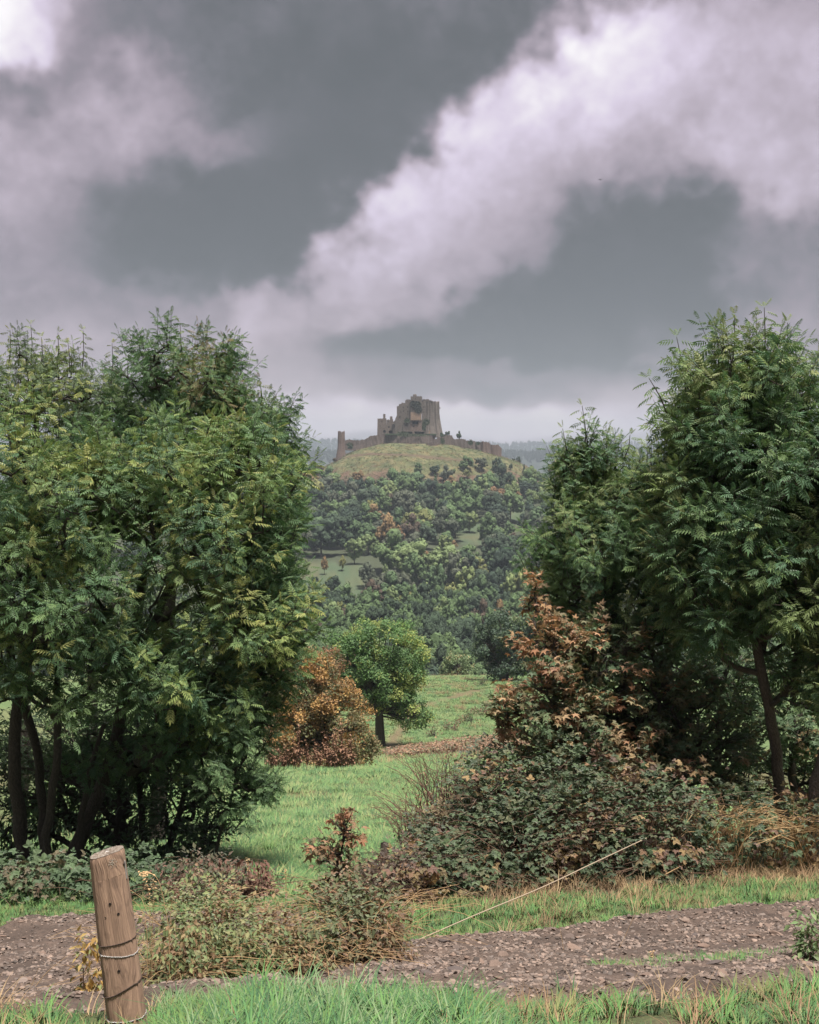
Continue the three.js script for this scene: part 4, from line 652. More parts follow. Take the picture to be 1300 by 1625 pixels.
thicket({ name: 'wild_shrub', label: 'low tangled green shrub beside the fence post', category: 'shrub', seed: 221, leaf: 'oval', size: 0.036, leaves: 2700, canes: 46, wob: 0.75, cane: 0.0022, pal: [[0.095, 0.13, 0.045], [0.07, 0.105, 0.038], [0.13, 0.155, 0.055], [0.16, 0.16, 0.07]], alt: [[0.15, 0.09, 0.045], [0.18, 0.13, 0.06]], altAt: 0.25, stem: M.straw, blobs: [[335, 1495, 90, 66, 6.9, 0.35], [295, 1545, 70, 45, 6.7, 0.3, 0.7], [430, 1500, 80, 58, 7.0, 0.35], [320, 1440, 60, 38, 7.1, 0.3, 0.4]] });
thicket({ name: 'wild_shrub', label: 'brownish twiggy shrub in the middle of the track edge', category: 'shrub', seed: 222, leaf: 'oval', size: 0.042, leaves: 1700, canes: 46, wob: 0.75, cane: 0.0026, pal: [[0.13, 0.075, 0.04], [0.10, 0.085, 0.04], [0.16, 0.095, 0.05], [0.075, 0.08, 0.036]], alt: [[0.08, 0.1, 0.04]], altAt: 0.2, stem: M.straw, blobs: [[545, 1480, 65, 70, 7.3, 0.35], [605, 1475, 42, 85, 7.4, 0.3, 0.7], [500, 1525, 65, 48, 7.1, 0.3, 0.6], [560, 1425, 40, 40, 7.5, 0.25, 0.4]] });
thicket({ name: 'dead_brush', label: 'dark brown heap of dead brush against the meadow', category: 'brush', seed: 223, leaf: 'oval', size: 0.04, leaves: 900, canes: 260, cane: 0.004, spread: 0.6, pal: [[0.045, 0.032, 0.024], [0.065, 0.045, 0.03], [0.09, 0.06, 0.04]], stem: new THREE.MeshStandardMaterial({ color: new THREE.Color(0.07, 0.045, 0.034), roughness: 1 }), blobs: [[640, 1400, 45, 60, 10.0, 0.35], [600, 1420, 40, 35, 9.9, 0.3, 0.6]] });
thicket({ name: 'bare_shrub', label: 'sparse reddish bare twigged shrub over the meadow edge', category: 'shrub', seed: 224, leaf: 'oval', size: 0.04, leaves: 500, canes: 120, cane: 0.0045, arch: 0.85, spread: 0.9, pal: [[0.16, 0.10, 0.05], [0.10, 0.10, 0.045], [0.2, 0.13, 0.06]], stem: new THREE.MeshStandardMaterial({ color: new THREE.Color(0.17, 0.09, 0.07), roughness: 0.9 }), blobs: [[710, 1260, 60, 80, 12.6, 0.6], [670, 1310, 45, 50, 12.4, 0.5, 0.6]] });
thicket({ name: 'blackthorn', label: 'grey green blackthorn between the bare twigs and the maple', category: 'shrub', seed: 225, leaf: 'oval', size: 0.05, leaves: 2400, canes: 50, pal: [[0.055, 0.075, 0.045], [0.07, 0.09, 0.05], [0.045, 0.062, 0.04]], alt: [[0.13, 0.10, 0.05]], altAt: 0.25, blobs: [[790, 1240, 75, 60, 12.0, 0.6], [720, 1320, 70, 50, 11.4, 0.6], [840, 1280, 60, 60, 11.6, 0.5, 0.6]] });
nearTree({ name: 'maple_sapling', label: 'brown leaved maple sapling standing alone before the meadow', seed: 121, leaf: 'maple', size: 0.075, shoots: 64, pairs: 5, pal: [[0.10, 0.085, 0.04], [0.15, 0.10, 0.05], [0.08, 0.09, 0.04]], alt: [[0.24, 0.12, 0.06]], altAt: 0.05, shootLen: 0.14, low: 0.05, rise: 0.5,
  stems: [[[535, 1455, 9.6, 0.010], [538, 1390, 9.6, 0.008], [545, 1330, 9.6, 0.006], [550, 1290, 9.6, 0.003]]], blobs: [[548, 1310, 26, 26, 9.6, 0.15], [530, 1350, 30, 30, 9.6, 0.16], [520, 1395, 26, 26, 9.6, 0.15]] });
// dry stems, one by one
{
  const r = rngOf(55), stem = (name, label, pts, d, rad, head, cat) => {
    const g = thing(name, label, cat ?? 'dry stem', 'dry stems at the track edge'), w = pts.map(([x, y]) => at(x, y, d)), base = w[0].clone(); base.y = H(base.x, base.z) - 0.03; if (w[0].y > base.y + 0.05) w.unshift(base); const o = w[0].clone(); g.position.copy(o);
    const cv = new THREE.CatmullRomCurve3(w.map((p) => p.sub(o))), n = 24, p = cv.getPoints(n); part('stalk', new Tubes().add(p, p.map((_, i) => rad * (1 - 0.6 * i / n)), 5).build(), M.straw, g);
    if (head) { const gs = []; for (let i = 0; i < 26; i++) { const q = cv.getPoint(1 - 0.28 * r()), s = ovalLeaf.clone().scale(0.018, 0.018, 0.022).rotateY(r() * 6.28).rotateX(r() - 0.5).translate(q.x + (r() - 0.5) * 0.012, q.y + (r() - 0.5) * 0.012, q.z + (r() - 0.5) * 0.012); s.deleteAttribute('color'); gs.push(s); } part('seed_head', mergeGeometries(gs), M.straw, g).userData.kind = 'stuff'; }
  };
  stem('dry_grass_stem', 'arching straw stem that bends over just right of the post top', [[268, 1480], [262, 1440], [250, 1395], [236, 1384], [220, 1386]], 6.4, 0.0022, true);
  stem('dry_grass_stem', 'straight straw stem nearest the post, right side', [[241, 1490], [243, 1440], [243, 1390]], 6.4, 0.0020, true);
  stem('dry_grass_stem', 'straw stem with a slight kink behind the straight one', [[238, 1478], [237, 1430], [231, 1386]], 6.5, 0.0018, true);
  stem('dry_grass_stem', 'short curved straw stem touching the right side of the post', [[232, 1470], [222, 1440], [206, 1425]], 6.3, 0.0018, false);
  stem('dry_grass_stem', 'thin straw stem leaning right above the green shrub', [[270, 1470], [276, 1420], [290, 1400]], 6.6, 0.0016, false);
  stem('dry_grass_stem', 'bent straw stem lying over the stony track left of the post', [[35, 1600], [70, 1548], [118, 1508]], 6.6, 0.0022, false);
  stem('dry_grass_stem', 'short straw stem rising left of the bent one on the track', [[40, 1590], [52, 1560], [62, 1535]], 6.6, 0.0016, false);
  stem('dry_grass_stem', 'tall thin straw stem crossing the rope over the verge', [[955, 1545], [985, 1500], [1018, 1425]], 7.6, 0.0019, false);
  stem('dry_grass_stem', 'pale upright straw stem in front of the rope', [[898, 1535], [890, 1480], [876, 1430]], 7.6, 0.0018, false);
  stem('dry_grass_stem', 'straw stem beside the small green tuft on the track', [[1050, 1570], [1045, 1540], [1035, 1510]], 7.0, 0.0017, true);
  stem('dock_stalk', 'rust brown dock stalk standing behind the track, left of the sapling', [[453, 1455], [454, 1410], [453, 1378]], 9.6, 0.004, true, 'dock');
  stem('dock_stalk', 'leaning brown dock stalk close to the left bramble corner', [[398, 1450], [396, 1400], [393, 1360]], 10.2, 0.003, true, 'dock');
  stem('dock_stalk', 'crooked straw coloured stalk over the middle of the green shrub', [[385, 1470], [372, 1440], [366, 1405]], 9.4, 0.003, true, 'dock');
  stem('dead_branch', 'bare crossed brown stem over the twiggy shrub', [[470, 1500], [485, 1450], [495, 1418]], 7.4, 0.004, false, 'dead stem');
  stem('dead_branch', 'pale bare stem leaning over the twiggy shrub to the right', [[520, 1480], [505, 1440], [492, 1420]], 7.3, 0.0035, false, 'dead stem');
  stem('dead_branch', 'long dead branch lying along the foot of the brambles', [[960, 1425], [1030, 1400], [1090, 1370]], 10.2, 0.009, false, 'dead stem');
  stem('dead_branch', 'dead stick at the left foot of the brambles', [[590, 1460], [640, 1440], [688, 1420]], 9.7, 0.007, false, 'dead stem');
}
// leafy weed at the right edge of the track
thicket({ name: 'weed', label: 'upright leafy green weed at the right edge of the track', category: 'weed', seed: 231, leaf: 'oval', size: 0.05, leaves: 120, canes: 5, cane: 0.003, spread: 0.15, arch: 0.9, pal: [[0.10, 0.165, 0.06], [0.13, 0.19, 0.07]], blobs: [[1283, 1515, 14, 42, 6.9, 0.06], [1283, 1540, 26, 22, 6.9, 0.1, 0.6]] });
thicket({ name: 'weed', label: 'yellowing orange weed at the foot of the fence post', category: 'weed', seed: 232, leaf: 'oval', size: 0.045, leaves: 220, canes: 8, cane: 0.0025, spread: 0.3, pal: [[0.33, 0.20, 0.05], [0.24, 0.17, 0.05], [0.14, 0.16, 0.05]], blobs: [[155, 1590, 30, 22, 6.0, 0.12]] });
// ---------------------------------------------------------------- trees in the middle distance
const sprigBig = sprig(401, 16, 0.09, 0.30), sprigMid = sprig(402, 14, 0.14, 0.42), sprigFar = sprig(403, 12, 0.24, 0.7);
{
  const mt = (name, label, seed, px, py, d, o, group) => { const k = perPx(d), p = at(px, py, d), y0 = H(p.x, p.z); midTree({ name, label, seed, group, p, lean: 0, tr: 0.2, ...o, trunkTop: (y0 && (at(px, o.top, d).y - y0)) * 0.6, blobs: o.b.map(([x, y, rx, ry, rz, dz]) => { const c = at(x, y, d); return [c.x - p.x, c.y - y0, dz ?? 0, rx * k, ry * k, rz * k]; }) }); };
  const OR = [[0.095, 0.098, 0.038], [0.125, 0.10, 0.042], [0.075, 0.09, 0.034], [0.15, 0.10, 0.045]], ORA = [[0.26, 0.155, 0.055], [0.31, 0.20, 0.066], [0.21, 0.12, 0.048]];
  mt('maple', 'round orange brown maple at the far side of the meadow', 301, 508, 1235, 50, { top: 1030, tr: 0.16, per: 40, lobe: 0.24, sprigs: 210, geo: sprigBig, pal: OR, alt: ORA, altShare: 0.42, b: [[490, 1110, 48, 62, 52], [530, 1150, 55, 68, 60], [470, 1170, 48, 62, 55], [560, 1190, 42, 44, 48], [500, 1065, 30, 34, 34], [500, 1205, 72, 34, 55]] });
  mt('maple', 'smaller rusty maple behind the round orange one, left side', 302, 470, 1215, 56, { top: 1050, tr: 0.12, per: 20, lobe: 0.28, sprigs: 170, geo: sprigBig, pal: [[0.16, 0.10, 0.05], [0.11, 0.09, 0.045]], alt: [[0.24, 0.12, 0.06]], altShare: 0.4, b: [[458, 1080, 34, 40, 34], [520, 1050, 34, 26, 30], [440, 1140, 40, 60, 40]] });
  mt('ash_tree', 'bright green spreading tree standing alone beyond the meadow', 303, 604, 1190, 85, { top: 995, tr: 0.34, lean: -0.3, per: 34, lobe: 0.24, sprigs: 110, geo: sprigMid, pal: [[0.070, 0.140, 0.038], [0.058, 0.122, 0.036], [0.090, 0.160, 0.044], [0.048, 0.10, 0.034]], alt: [[0.15, 0.195, 0.05], [0.18, 0.205, 0.055]], altShare: 0.22, b: [[602, 1014, 58, 36, 52], [566, 1042, 48, 46, 46], [645, 1050, 36, 46, 44], [600, 1072, 52, 46, 52], [625, 1100, 40, 32, 44], [652, 1134, 34, 25, 34], [572, 1105, 30, 26, 32], [548, 1072, 26, 36, 32]] });
  mt('oak_tree', 'broad dark green oak at the edge of the far field', 304, 800, 1084, 146, { top: 975, tr: 0.55, per: 26, lobe: 0.26, sprigs: 42, geo: sprigFar, pal: [[0.026, 0.052, 0.028], [0.034, 0.064, 0.03], [0.022, 0.044, 0.026]], alt: [[0.06, 0.09, 0.034]], altShare: 0.15, b: [[800, 1000, 45, 28, 40], [785, 1030, 34, 34, 36], [825, 1030, 34, 34, 36], [805, 1055, 44, 20, 40], [770, 1010, 16, 20, 20], [840, 1000, 30, 26, 30]] });
  mt('willow_bush', 'pale green rounded bush at the lip of the far field', 305, 726, 1078, 162, { top: 1032, tr: 0.12, per: 18, lobe: 0.3, sprigs: 30, geo: sprigFar, pal: [[0.10, 0.145, 0.062], [0.125, 0.165, 0.07], [0.085, 0.125, 0.055]], alt: [[0.2, 0.17, 0.08]], altShare: 0.12, b: [[726, 1058, 22, 20, 22], [742, 1064, 14, 14, 16], [710, 1068, 12, 12, 14]] });
  mt('golden_tree', 'small golden tree glimpsed between the right hand stems', 306, 1226, 1010, 60, { top: 958, tr: 0.08, per: 12, lobe: 0.3, sprigs: 110, geo: sprigBig, pal: [[0.40, 0.24, 0.05], [0.34, 0.19, 0.045]], alt: [[0.45, 0.3, 0.08]], altShare: 0.3, b: [[1226, 975, 14, 20, 14]] });
  for (const [i, px, py, d, w, h, label] of [[0, 690, 1172, 92, 16, 11, 'low green hedge bush nearest the lone tree'], [1, 722, 1162, 96, 18, 12, 'brownish hedge bush second from the lone tree'], [2, 748, 1148, 101, 18, 12, 'brown and green hedge bush in the middle of the far hedge'], [3, 772, 1134, 108, 18, 12, 'hedge bush fourth from the lone tree'], [4, 800, 1124, 114, 18, 13, 'hedge bush at the right end of the far hedge'], [5, 765, 1092, 138, 11, 9, 'small dark bush at the foot of the oak'], [6, 846, 1095, 135, 30, 10, 'low brown scrub right of the oak']])
    mt('hedge_bush', label, 320 + i, px, py, d, { top: py - h * 1.6, tr: 0.05, per: 10, lobe: 0.36, sprigs: 36, geo: sprigMid, pal: [[0.065, 0.08, 0.038], [0.10, 0.085, 0.045], [0.13, 0.085, 0.05], [0.05, 0.07, 0.034]], alt: [[0.17, 0.10, 0.06]], altShare: i % 3 ? 0.4 : 0.1, b: [[px, py - h * 0.6, w, h, w * 0.7], [px - w * 0.6, py - h * 0.4, w * 0.6, h * 0.7, w * 0.5]] }, 'bushes of the far hedge');
  // rust brown docks at the foot of the maple
  const gs = (() => { const r = rngOf(440), T = new Tubes(), out = []; for (let i = 0; i < 9; i++) { const a = r() * 6.28, h = 0.55 + 0.6 * r(), x = Math.cos(a) * 0.22 * r(), z = Math.sin(a) * 0.22 * r(), tx = x + (r() - 0.5) * 0.3; T.add([V(x, -0.1, z), V((x + tx) / 2, h * 0.5, z), V(tx, h, z)], [0.012, 0.011, 0.006], 4); for (let k = 0; k < 22; k++) { const t = 0.4 + 0.6 * r(); out.push(ovalLeaf.clone().scale(0.10, 0.10, 0.10).rotateX((r() - 0.5) * 2).rotateY(r() * 6.28).translate(lerp(x, tx, t) + (r() - 0.5) * 0.08, h * t, z + (r() - 0.5) * 0.08)); } } return [T.build(), mergeGeometries(out)]; })();
  const dockMat = new THREE.MeshStandardMaterial({ color: new THREE.Color(0.24, 0.135, 0.085), roughness: 0.9 }), r = rngOf(441);
  [[436, 1232], [452, 1237], [472, 1238], [488, 1236], [505, 1238], [527, 1237], [541, 1238], [555, 1238], [428, 1236], [520, 1240]].forEach(([px, py], i) => {
    const o = thing('dock_clump', 'rust brown clump of dried docks at the foot of the orange maple', 'dock', 'dried docks below the orange maple'), p = at(px, py, 47.5 - (i % 3) * 0.4), s = 0.75 + 0.6 * r(); o.position.set(p.x, H(p.x, p.z), p.z); o.rotation.y = r() * 6; o.scale.set(s, s * (0.8 + 0.5 * r()), s); part('stalk', gs[0], dockMat, o); part('seed_head', gs[1], dockMat, o).userData.kind = 'stuff';
  });
  // bracken along the brown strip
  const list = [], rb = rngOf(450);
  for (let i = 0; i < 520; i++) { const u = rb(), p = onGround(lerp(612, 820, u), lerp(1199, 1176, u) + (rb() + rb() - 1) * lerp(5, 14, u)), s = 0.9 + 0.9 * rb(), a = rb() * 6.28; list.push({ m: [Math.cos(a) * s, 0, -Math.sin(a) * s, 0, 0, s * 0.8, 0, 0, Math.sin(a) * s, 0, Math.cos(a) * s, 0, p.x, H(p.x, p.z) + 0.25, p.z, 1], c: pick([[0.20, 0.115, 0.07], [0.15, 0.09, 0.055], [0.25, 0.16, 0.09], [0.10, 0.10, 0.05]], rb, LEAF * (0.7 + 0.5 * rb())) }); }
  tag(copies('bracken', sprigMid, M.leaf, list, scene), 'strip of brown bracken crossing below the lone green tree', 'bracken');
}

// ---------------------------------------------------------------- the woods of the valley and the castle hill
function farCrown(seed, kind) {        // crown 1 high from 0 to 1 and about as wide as asked; faces turned with the billows
  const r = rngOf(seed), w = kind === 'tall' ? 0.30 : kind === 'cone' ? 0.24 : kind === 'bush' ? 0.62 : 0.46, blobs = [], pos = [], nor = [], col = [];
  if (kind === 'cone') for (let k = 0; k < 7; k++) blobs.push([0, 0.16 + k * 0.12, 0, w * (1 - k * 0.135), 0.11, w * (1 - k * 0.135)]);
  else { const n = kind === 'bush' ? 5 : 6; blobs.push([0, kind === 'bush' ? 0.45 : 0.58, 0, w * 0.8, 0.38, w * 0.8]); for (let k = 0; k < n; k++) { const a = k / n * 6.28 + r(), rr = w * (0.45 + 0.25 * r()); blobs.push([Math.cos(a) * rr, (kind === 'bush' ? 0.32 : 0.42) + 0.28 * r(), Math.sin(a) * rr, w * 0.45, 0.2, w * 0.45]); } }
  const L = lobes(r, blobs, kind === 'cone' ? 8 : 9, kind === 'cone' ? 0.36 : 0.37);
  const ball = new THREE.IcosahedronGeometry(1, 1).attributes.position;
  for (const l of L) { const n = Math.round(46 * clamp(l.r.x / 0.10, 0.5, 2.4)), tone = 0.82 + 0.36 * r();
    // the closed inside of the billow
    const pts = []; for (let i = 0; i < ball.count; i++) { const q = V(ball.getX(i), ball.getY(i), ball.getZ(i)), k = 0.82 + 0.45 * n3(q.x * 3.1 + l.c.x * 40, q.y * 3.1 + l.c.y * 40, q.z * 3.1); pts.push([V(l.c.x + q.x * l.r.x * k, Math.max(0.05, l.c.y + q.y * l.r.y * k), l.c.z + q.z * l.r.z * k), q]); }
    for (let i = 0; i < pts.length; i += 3) { const e = pts[i + 1][0].clone().sub(pts[i][0]).cross(pts[i + 2][0].clone().sub(pts[i][0])).normalize(); for (let k = 0; k < 3; k++) { const [p, q] = pts[i + k], nn = q.clone().multiplyScalar(0.25).add(e.clone().multiplyScalar(0.75)).normalize(); pos.push(p.x, p.y, p.z); nor.push(nn.x, nn.y, nn.z); col.push(tone, tone, tone); } }
    for (let i = 0; i < n; i++) {
      const q = V(r() * 2 - 1, r() * 2 - 1, r() * 2 - 1), len = q.length(); if (len > 1 || len < 0.1) { i--; continue; } q.normalize(); if (q.y < -0.4 && r() < 0.6) continue;
      const p = V(l.c.x + q.x * l.r.x, l.c.y + q.y * l.r.y, l.c.z + q.z * l.r.z); if (p.y < 0.06) continue; p.addScaledVector(q, 0.02 * (r() - 0.3));
      const up = q.clone().addScaledVector(V(r() - 0.5, r() - 0.4, r() - 0.5), 0.9).normalize(), a = V(r() - 0.5, r() - 0.5, r() - 0.5).cross(up).normalize(), b = V(0, 0, 0).crossVectors(up, a), s = 0.014 + 0.016 * r(), nn = up.clone().multiplyScalar(0.4).addScaledVector(q, 0.8).normalize(), t = tone * (0.9 + 0.2 * r());
      const P = [[-1, -0.2], [0.3, -0.9], [1, 0.3], [-0.2, 0.9]].map(([u, v]) => p.clone().addScaledVector(a, u * s).addScaledVector(b, v * s));
      for (const k of [0, 1, 2, 0, 2, 3]) { pos.push(P[k].x, P[k].y, P[k].z); nor.push(nn.x, nn.y, nn.z); col.push(t, t, t); }
    } }
  const g = new THREE.BufferGeometry(); g.setAttribute('position', new THREE.Float32BufferAttribute(pos, 3)); g.setAttribute('normal', new THREE.Float32BufferAttribute(nor, 3)); g.setAttribute('color', new THREE.Float32BufferAttribute(col, 3)); return g;
}
const farKinds = { round: [0, 1, 2, 3].map((k) => farCrown(500 + k, 'round')), tall: [0, 1, 2].map((k) => farCrown(510 + k, 'tall')), cone: [0, 1].map((k) => farCrown(520 + k, 'cone')), bush: [0, 1].map((k) => farCrown(530 + k, 'bush')) };
const farTrunk = new Tubes().add([V(0, -0.12, 0), V(0, 0.1, 0), V(0.01, 0.35, 0), V(0, 0.6, 0)], [0.026, 0.02, 0.016, 0.008], 6).build();
const tint = (c) => new THREE.MeshStandardMaterial({ color: new THREE.Color(...c), vertexColors: true, roughness: 0.9 });
const TONES = {
  'dark green': [[0.036, 0.062, 0.034], [0.042, 0.068, 0.038], [0.030, 0.054, 0.034]].map(tint), 'mid green': [[0.084, 0.138, 0.054], [0.096, 0.150, 0.058], [0.074, 0.124, 0.054]].map(tint), 'pale green': [[0.145, 0.20, 0.080], [0.165, 0.215, 0.082]].map(tint),
  'yellow green': [[0.175, 0.195, 0.068], [0.20, 0.205, 0.072]].map(tint), 'grey green': [[0.074, 0.092, 0.060], [0.085, 0.10, 0.066]].map(tint), 'brown': [[0.090, 0.068, 0.048], [0.10, 0.08, 0.054]].map(tint), 'orange': [[0.20, 0.135, 0.062], [0.18, 0.11, 0.055]].map(tint),
};
function farTree(name, label, group, x, z, h, w, kind, tone, r) {
  const g = thing(name, label, kind === 'bush' ? 'bush' : 'tree', group), y = H(x, z); g.position.set(x, y, z); g.rotation.y = r() * 6.283; g.scale.set(w, h, w);
  if (kind !== 'bush') part('trunk', farTrunk, M.bark, g);
  const list = farKinds[kind], mats = TONES[tone]; part('crown', list[Math.floor(r() * list.length)], mats[Math.floor(r() * mats.length)], g);
  return g;
}
{
  const r = rngOf(600), placed = [], project = (x, y, z) => { const c = Math.cos(PITCH), s = Math.sin(PITCH), yy = y - EYE, zz = -z, d = zz * c - yy * s, v = yy * c + zz * s; return [650 + FPX * x / d, 812.5 - FPX * v / d]; };
  const byHand = (name, label, px, top, base, halfW, kind, tone, d) => { const p = d ? at(px, base, d) : onGround(px, base), dd = -p.z, h = (base - top) * perPx(dd) * (d ? 1 : 1) + (d ? Math.max(0, at(px, base, d).y - H(p.x, p.z)) : 0), wUnit = { round: 0.46, tall: 0.30, cone: 0.24, bush: 0.62 }[kind] * 1.2; farTree(name, label, undefined, p.x, p.z, h, halfW * perPx(dd) / wUnit, kind, tone, r); placed.push([p.x, dd, halfW * perPx(dd) * 1.1]); };
  byHand('round_bush', 'dark round clipped bush, left of the pair in the valley field', 499, 909, 933, 13, 'bush', 'dark green'); byHand('round_bush', 'dark round clipped bush, right and larger of the pair in the valley field', 528, 908, 936, 16, 'bush', 'dark green');
  byHand('slim_tree', 'slim orange yellow tree above the pair of round bushes', 515, 882, 912, 7, 'tall', 'orange'); byHand('slim_tree', 'slim pale tree at the left of the valley field', 485, 886, 912, 6, 'tall', 'pale green'); byHand('slim_tree', 'slim yellowish tree right of the orange one in the valley field', 543, 880, 906, 7, 'tall', 'yellow green');
  byHand('field_tree', 'tall grey green tree right of the round bushes', 583, 890, 934, 17, 'tall', 'grey green'); byHand('field_tree', 'narrow pale tree beside the tall grey green one', 612, 894, 930, 9, 'tall', 'pale green');
  byHand('valley_oak', 'broad pale green oak in the wood below the castle slope, left', 585, 845, 880, 20, 'round', 'pale green'); byHand('valley_oak', 'round grey green oak above the small orange tree', 657, 843, 880, 17, 'round', 'grey green');
  byHand('valley_oak', 'large mid green oak beside the steep clearing', 728, 780, 838, 26, 'round', 'mid green'); byHand('valley_oak', 'pale oak right of the steep clearing', 745, 808, 846, 17, 'round', 'pale green'); byHand('valley_oak', 'light green oak lowest of those by the clearing', 790, 840, 885, 26, 'round', 'mid green'); byHand('valley_oak', 'yellow green broad tree on the brow of the lower wood', 757, 882, 920, 26, 'round', 'yellow green');
  byHand('autumn_tree', 'small orange tree in the wood under the castle', 718, 856, 874, 9, 'round', 'orange'); byHand('autumn_tree', 'orange yellow tree on the brow of the lower wood', 676, 876, 902, 14, 'round', 'orange'); byHand('autumn_tree', 'pale pinkish brown tree near the right hand ash', 822, 778, 806, 10, 'tall', 'orange');
  byHand('castle_slope_tree', 'small pointed tree alone on the castle slope', 619, 758, 772, 4, 'cone', 'dark green'); byHand('castle_slope_tree', 'grey round tree low on the castle slope', 634, 749, 766, 6, 'tall', 'grey green'); byHand('castle_slope_tree', 'dark pointed tree at the edge of the castle slope, right of the grey one', 663, 754, 768, 4, 'cone', 'dark green');
  byHand('castle_slope_tree', 'small spiky tree between pointed tree and slope edge', 612, 762, 772, 4, 'cone', 'dark green');
  byHand('slope_bush', 'reddish green bush on the left shoulder of the castle hill', 492, 728, 750, 18, 'bush', 'grey green', 780); byHand('slope_bush', 'brownish bush on the left shoulder, nearer the corner tower', 507, 732, 748, 9, 'bush', 'brown', 778);
  byHand('ridge_tree', 'dark pine on the right shoulder of the castle hill', 823, 724, 740, 5, 'tall', 'dark green', 820); byHand('ridge_tree', 'small dark tree beside the pine on the right shoulder', 815, 729, 739, 4, 'round', 'dark green', 820);
  // the rest of the wood: nearest and largest singly, the others as one mass
  const cand = [];
  const tryAt = (x, d, space, pass) => {
    for (const q of placed) { const dx = q[0] - x, dz = q[1] - d; if (dx * dx + dz * dz < Math.max(q[2], space) ** 2) return; }
    const y = H(x, -d), hr = Math.hypot((x - HX) * (x > HX ? 0.78 : 1), d - HD), front = d < HD;
    if (hr < (x > 3 ? 62 : 78) + 6 * n2(x * 0.05, d * 0.05) && d > 600) return;
    const lower = d < 430, s3 = fbm2(x * 0.018, d * 0.012, 3);
    const h = (lower ? 9 : 14.5) * (0.5 + 0.75 * r()) * (pass === 2 ? 0.5 : 1) * (hr < 90 ? 0.72 : 1), w = h * (lower ? 0.62 + 0.3 * r() : 0.75 + 0.35 * r());
    for (const p of clearings) { if (inside(p, x, -d)) return; }
    if (d > 430) { const [px, py] = project(x, y + h * 0.75, -d); for (const p of clearings) for (const f of [0.5, 0.85]) { const cx = p.reduce((s, e) => s + e.x, 0) / p.length, cz = p.reduce((s, e) => s + e.z, 0) / p.length; if (-cz > d - 5 && -cz < d + 120) { const poly = p.map((e) => { const [a, b] = project(e.x, e.y, e.z); return V(a, 0, b); }); const [a, b] = project(x, y + h * f, -d); if (inside(poly, a, b)) return; } } }
    placed.push([x, d, space]);
    const n = 0.46 + s3 * 0.8 + (r() - 0.5) * 0.85; let tone = n < 0.30 ? 'dark green' : n < 0.60 ? 'mid green' : n < 0.74 ? 'grey green' : n < 0.87 ? 'pale green' : n < 0.97 ? 'yellow green' : n < 1.08 ? 'brown' : 'orange';
    if (lower && tone === 'grey green') tone = 'mid green';
    if (hr < 105 && d > 600 && r() < 0.25) tone = r() < 0.35 ? 'brown' : 'dark green';
    const kind = hr < 100 && r() < 0.12 ? 'cone' : r() < (lower ? 0.45 : 0.25) ? 'tall' : 'round';
    const [px] = project(x, y, -d); cand.push({ x, d, h, w: kind === 'tall' ? w * 1.15 : w, kind, tone, lower, hr, big: (px > 440 && px < 900 ? 1 : 0) * h * w / d / d });
  };
  for (let i = 0; i < 9000; i++) { const u = r(), d = 205 + 235 * u, x = (r() * 2 - 1) * d * 0.40; tryAt(x, d, Math.abs(x / d) < 0.13 ? 4.0 : 8, 1); }
  for (let i = 0; i < 9000; i++) { const d = 430 + 330 * Math.sqrt(r()), x = (r() * 2 - 1) * d * 0.42; tryAt(x, d, Math.abs(x / d) < 0.13 ? 8.6 : 15, 1); }
  for (let i = 0; i < 2500; i++) { const d = 640 + 130 * r(), x = (r() * 2 - 1) * 95; tryAt(x, d, 4.6, 2); }
  for (let i = 0; i < 2500; i++) { const d = 760 + 300 * r(), x = (r() < 0.5 ? -1 : 1) * (90 + r() * 220); tryAt(x, d, 13, 1); }
  for (const c of cand) c.big *= c.lower ? 1 : 5;
  cand.sort((a, b) => b.big - a.big);
  const names = { 'dark green': 'dark', 'mid green': 'green', 'pale green': 'pale', 'yellow green': 'yellowing', 'grey green': 'grey', brown: 'brown', orange: 'orange' };
  const rest = {};
  cand.forEach((c, i) => {
    if (i < 290 && c.big > 0) { const zone = c.lower ? 'lower wood' : 'castle hill wood', what = c.kind === 'cone' ? 'pointed conifer' : c.kind === 'tall' ? 'tall narrow tree' : 'round crowned tree', px = project(c.x, 0, -c.d)[0], col = px < 540 ? 'left part of the ' : px < 610 ? 'left middle of the ' : px < 680 ? 'middle of the ' : px < 750 ? 'right middle of the ' : px < 795 ? 'right part of the ' : px < 840 ? 'far right part of the ' : 'right hand end of the ', row = c.lower ? (c.d < 290 ? 'front of ' : c.d < 360 ? '' : 'back of ') : c.d < 560 ? 'foot of ' : c.d < 650 ? '' : 'top of ', label = c.tone + ' ' + what + ', ' + row + col + zone; farTree('woodland_tree', label, label.replace(' tree', ' trees'), c.x, -c.d, c.h, c.w, c.kind, c.tone, r); }
    else { const k = Math.floor(r() * farKinds[c.kind].length), key = c.kind + k, mm = TONES[c.tone][0].color, a = r() * 6.28; (rest[key] ??= []).push({ m: [Math.cos(a) * c.w, 0, -Math.sin(a) * c.w, 0, 0, c.h, 0, 0, Math.sin(a) * c.w, 0, Math.cos(a) * c.w, 0, c.x, H(c.x, -c.d), -c.d, 1], c: [mm.r, mm.g, mm.b] }); }
  });
  for (const key of Object.keys(rest)) tag(copies(numbered('woodland'), farKinds[key.slice(0, -1)][+key.slice(-1)], M.farLeaf, rest[key], scene), 'mass of mixed trees filling the valley wood', 'woodland', 'the valley wood');
  // forest on the far ridges
  const ridge = [], rr = rngOf(610);
